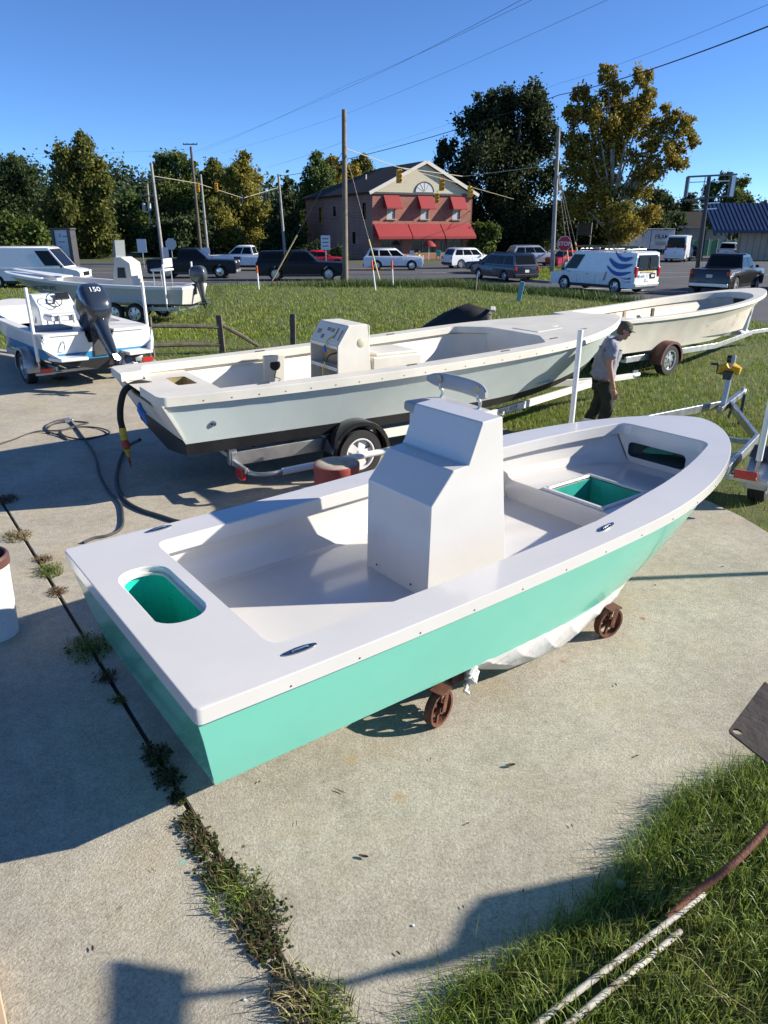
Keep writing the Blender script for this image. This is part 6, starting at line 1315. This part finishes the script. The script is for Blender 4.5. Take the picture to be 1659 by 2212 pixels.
# weeds in the concrete joint
wl=leafmat('joint_weed_leaves',(.06,.10,.02),(.03,.05,.012),.5,6); wb=M('brown_weed_stems',(.10,.055,.03),.8,island=.4,col2=(.16,.11,.05),vs=8)
clumps=[(g(15,1085),.16,.05,'b'),(g(40,1165),.16,.07,'s'),(g(110,1240),.15,.07,'g'),(g(95,1215),.10,.05,'b'),(g(125,1285),.10,.035,'b'),(g(195,1410),.20,.09,'g'),(g(230,1470),.09,.04,'g'),(g(255,1520),.06,.03,'g'),(g(335,1640),.10,.06,'l'),(g(365,1690),.10,.06,'l'),(g(385,1735),.05,.05,'l'),(g(410,1790),.07,.06,'l'),(g(440,1835),.09,.06,'l'),(g(472,1895),.11,.06,'l'),(g(520,1945),.17,.07,'g'),(g(562,2005),.16,.07,'l'),(g(570,2060),.07,.05,'l'),(g(600,2105),.03,.03,'l'),(g(640,2165),.12,.10,'s'),(g(700,2200),.14,.10,'g'),(g(120,830),.22,.08,'s'),(g(130,822),.2,.09,'b')]
names={0:'dry brown weed tuft at the far end of the joint'}
def jw(k): return ['top','second','third','fourth','fifth','sixth','seventh','eighth','ninth','tenth','eleventh','twelfth','thirteenth','fourteenth','fifteenth','sixteenth','seventeenth','eighteenth','nineteenth','bottom'][k]
for k,(p,r,h,ty) in enumerate(clumps):
    rg_=np.random.default_rng(100+k); n=int(170*(r/.12)**1.6)+40; h=h*.62; lab=(f'{jw(k)} weed clump along the concrete joint counting from the far end' if k<20 else ('straw coloured weed tuft under the white boat trailer' if k==20 else 'brown weed tuft beside the straw coloured one'))
    t=thing('weed',lab,'weed',(p.x,p.y,.03),0,'weeds in the concrete joint'); P=np.zeros((n,3)); rr=r*rg_.random(n)**.9; aa=rg_.random(n)*6.283; P[:,0]=rr*np.cos(aa); P[:,1]=rr*np.sin(aa)
    jj=np.array([jd.x,jd.y]); al_=P[:,:2]@jj; P[:,:2]+=np.outer(al_*.35,jj)-P[:,:2]*.12
    v,f=blades(P,h,.0028 if ty!='l' else .0022,1.7,rg_); npmesh('blades',v,f,{'b':wb,'s':dry,'g':gr if k%3 else wb,'l':wb}[ty],t)['kind']='stuff'
    if k<20:
        m=int(n*(1.2 if ty=='l' else .6)); P2=P[rg_.integers(0,n,m)]+np.column_stack([rg_.normal(size=(m,2))*.012,h*.55*rg_.random(m)+.004]); a=rg_.normal(size=(m,3))*[1,1,.5]; a/=np.linalg.norm(a,axis=1)[:,None]; b=np.cross(a,rg_.normal(size=(m,3))*[.3,.3,1]); b/=np.linalg.norm(b,axis=1)[:,None]; s=(.010+.014*rg_.random(m))[:,None]*(1 if ty=='l' else .7)
        v=np.stack([P2-a*s*.6,P2-a*s*.2+b*s*.5,P2+a*s*.45+b*s*.35,P2+a*s*.6,P2+a*s*.45-b*s*.35,P2-a*s*.2-b*s*.5],1).reshape(-1,3); npmesh('leaves',v,np.arange(6*m).reshape(m,6),wl if ty!='b' else wb,t)['kind']='stuff'
        m=int(n*.5); v,f=blades(P[:m],h*.8,.0012,2.2,rg_); npmesh('dead_stems',v,f,wb,t)['kind']='stuff'
# ================================================================ foreground bits
pv=M('weathered_pvc',(.5,.47,.4),.6,var=.25,vs=6,wear=((.16,.12,.08),16,.52))
for k,(a,b,lab) in enumerate((((1125,2240),(1520,1930),'upper white pipe lying in the near grass'),((1190,2245),(1470,2010),'lower weathered pipe beside the white pipe in the grass'))):
    A,B=g(*a,.06),g(*b,.085 if k==0 else .06); pts=[A.lerp(B,u)+V(0,0,.006*math.sin(u*6)) for u in np.linspace(0,1,10)]
    n=12; rings=[]; tag(MB().tube(pts,.0145,14,True).ob('pipe',pv),lab,'pipe','pipes in the near grass')
rp=[g(1440,1985,.07),g(1500,1930,.10),g(1560,1885,.15),g(1620,1830,.2),g(1690,1750,.27),g(1760,1690,.33)]
tag(MB().tube(catmull(rp,6),.019,12).ob('rusty_pipe',rust),'bent brown rusty pipe rising from the grass at the right edge','pipe')
# plywood plate with a bolt hole, upper right of the grass
pl=thing('plywood_plate','dark weathered plywood corner with a round hole at the right edge','board',(0,0,0))
zc=2.2; c0_=g(1572,1580,zc); u1=(g(1660,1462,zc)-c0_).normalized(); u2=(g(1660,1650,zc)-c0_).normalized()
K_=[c0_+u1*.005,c0_+u1*.22,c0_+u1*.22+u2*.3,c0_+u2*.3,c0_+u2*.005]
hc=c0_+u1*.0165+u2*.0155; e1=u1; e2=Vector((-u1.y,u1.x,0)); 
if e2.dot(u2)<0: e2=-e2
to2=lambda p:((p-c0_).dot(e1),(p-c0_).dot(e2))
hole=[(to2(hc)[0]+.0085*math.cos(a),to2(hc)[1]+.0085*math.sin(a)) for a in np.linspace(0,2*math.pi,18,endpoint=False)]
plym=M('dark_plywood',(.05,.038,.03),.8,col2=(.022,.018,.016),vs=5,bump=.3,bs=30)
pb=fill([to2(p) for p in K_],[hole],lambda x,y:c0_+e1*x+e2*y,'board',plym,pl); s=pb.modifiers.new('solid','SOLIDIFY'); s.thickness=.004; s.offset=0
tp_=c0_+u1*.03+u2*.03
q=MB()
for du in(.62,): 
    for w_ in(u1*.19+u2*.26,): q.bar(c0_+w_-V(0,0,.012),(c0_+w_).xy.to_3d()+V(0,0,0),.06,.06,(0,1,0))
q.ob('leg',oldwood,pl)
# pale timber at the lower left corner
tb=thing('timber_board','pale timber board edge at the lower left corner','board',(0,0,0)); a,b=g(-12,2080,.05),g(22,2240,.05); MB().prism([a,b,b+V(-.5,0,0),a+V(-.5,.1,0)],(0,0,.045)).ob('board',M('pale_timber',(.52,.38,.24),.7,var=.2,vs=6),tb,bev=.005)
# stones, leaves and crumbs
rng=np.random.default_rng(9)
st=M('pale_stone',(.42,.40,.34),.9,var=.2,vs=20); 
def pebble(x,y,r,lab,mat=st):
    p=g(x,y,.03); q=MB(); rgs=[]
    for k in range(7):
        a=math.pi*k/6; rgs.append([(r*math.sin(a)*math.cos(b)*(1+.15*math.sin(3*b+k)),r*math.sin(a)*math.sin(b)*.8,r*.6*math.cos(a)) for b in np.linspace(0,6.283,10,endpoint=False)])
    tag(q.loft(rgs,True).ob('stone',mat,loc=(p.x,p.y,.03+r*.45)),lab,'stone','loose stones')
pebble(1337,1915,.034,'round pale stone where the grass meets the concrete',); pebble(1275,1945,.014,'small stone left of the round pale stone')
for k,(x,y,lab) in enumerate(((140,1545+680,'tiny white chip on the lower left slab'),(528,2160,'small pale chip near the lowest weeds'),(892,2160-160,'small pale chip on the right slab'))): pebble(x,y,.008,lab,whitepvc)
lfm=M('dead_leaf',(.05,.035,.025),.8,island=.3); bm1=M('brown_leaf',(.11,.06,.035),.8)
spots=[(1180,1560,.012,'brown leaf scrap right of the near dolly wheel',2),(640,1780,.014,'brown twig left of the small curled leaf',2),(1010,1780,.010,'dark leaf scrap on the middle of the lower slab',0),(1330,1480,.012,'dark leaf scrap below the far dolly wheel',0),(560,1690,.010,'dark leaf scrap just below the stern corner',0),(330,1880,.012,'brown leaf scrap on the left slab',2),(200,2050,.012,'dark leaf scrap low on the left slab',0),(860,2060,.010,'dark leaf scrap near the arm shadow',0),(1102,1655,.026,'curled grey dead leaf in the middle of the slab',1),(735,1710,.03,'thin brown twig leaf below the stern',2),(785,1852,.022,'small curled brown leaf on the lower slab',1),(1375,1634,.012,'dark leaf scrap left of the plywood corner',0),(1260,1155+0,.012,'dark leaf scrap beside the teal bow',0),(1415,1325-60,.012,'dark leaf scrap right of the dolly',0),(1560,1225,.014,'dark leaf scrap near the far slab edge',0),(930,1640,.008,'speck of leaf under the hull',0),(1000,1960,.008,'dark speck on the lower right slab',0),(1130,1925,.009,'dark speck nearer the grass',0),(1235,1785,.008,'dark speck right of the curled leaf',0),(1590,1120,.012,'white scrap under the empty trailer',3),(1540,1118,.012,'second white scrap under the empty trailer',3)]
for k,(x,y,r,lab,ty) in enumerate(spots):
    p=g(x,y,.034); t=rng.random()*6; q=MB(); n=9; vv=[]
    for i in range(n):
        u=-1+2*i/(n-1); wd=r*(.42 if ty!=2 else .12)*(1-abs(u)**2.2)**.6+.0006; x_=u*r*1.3; z=.004+r*.35*abs(u)**2*(1 if ty==1 else .4); vv+=[(x_,-wd,z+wd*.5),(x_,0,z),(x_,wd,z+wd*.6)]
    q.add(vv,[(i*3+j,i*3+j+1,i*3+j+4,i*3+j+3) for i in range(n-1) for j in range(2)]); o=q.ob('dead_leaf',[lfm,lfm,bm1,whitepvc][ty],loc=p); o.rotation_euler=(0,0,t); tag(o,lab,'leaf','leaf litter on the slab')
# unseen guesses right of the frame, put there to throw shadows on the slab
kk=1/math.tan(SUN_EL)
def lift(x,y,h): return V(x,y,0)+SUN_D*kk*h+V(0,0,h)
po=thing('tall_post','slim post standing right of the frame, shadow across the slab','post',(0,0,0)); b_=V(7.2,6.42,0); MB().tube([b_,b_+V(0,0,2.6)],.04,10).ob('shaft',galv,po)
h=2.3; sg=thing('shadow_caster','hoist with arm and square plate, made up for its shadow, right of the frame','shadow_caster',(0,0,0))  # made-up unseen object, shaped only to cast the slab shadow
A_=[g(232,2085),g(385,2112),g(375,2250),g(225,2250)]; n_=Vector((0,0,0)); Pq=[lift(p.x,p.y,h) for p in A_]; MB().prism(Pq,(0,0,.03)).ob('plate',oldwood,sg,smooth=False)
pts=[lift(*g(x,y).xy,h) for x,y in((370,2165),(520,2150),(700,2140),(820,2105),(940,2075))]; MB().tube(catmull(pts,4),[.022]*17,8).ob('arm',galv,sg)
bl_=[g(x,y) for x,y in((920,2085),(985,2050),(1010,1990),(1050,1945),(1150,1925),(1260,1900),(1330,1890),(1420,1950),(1330,2010),(1200,2040),(1060,2060),(900,2110),(700,2140))]; MB().prism([lift(p.x,p.y,h) for p in bl_],(0,0,.05)).ob('shadow_shape',darkgrey,sg,smooth=False)  # flat sheet cut to the shadow outline and lifted towards the sun
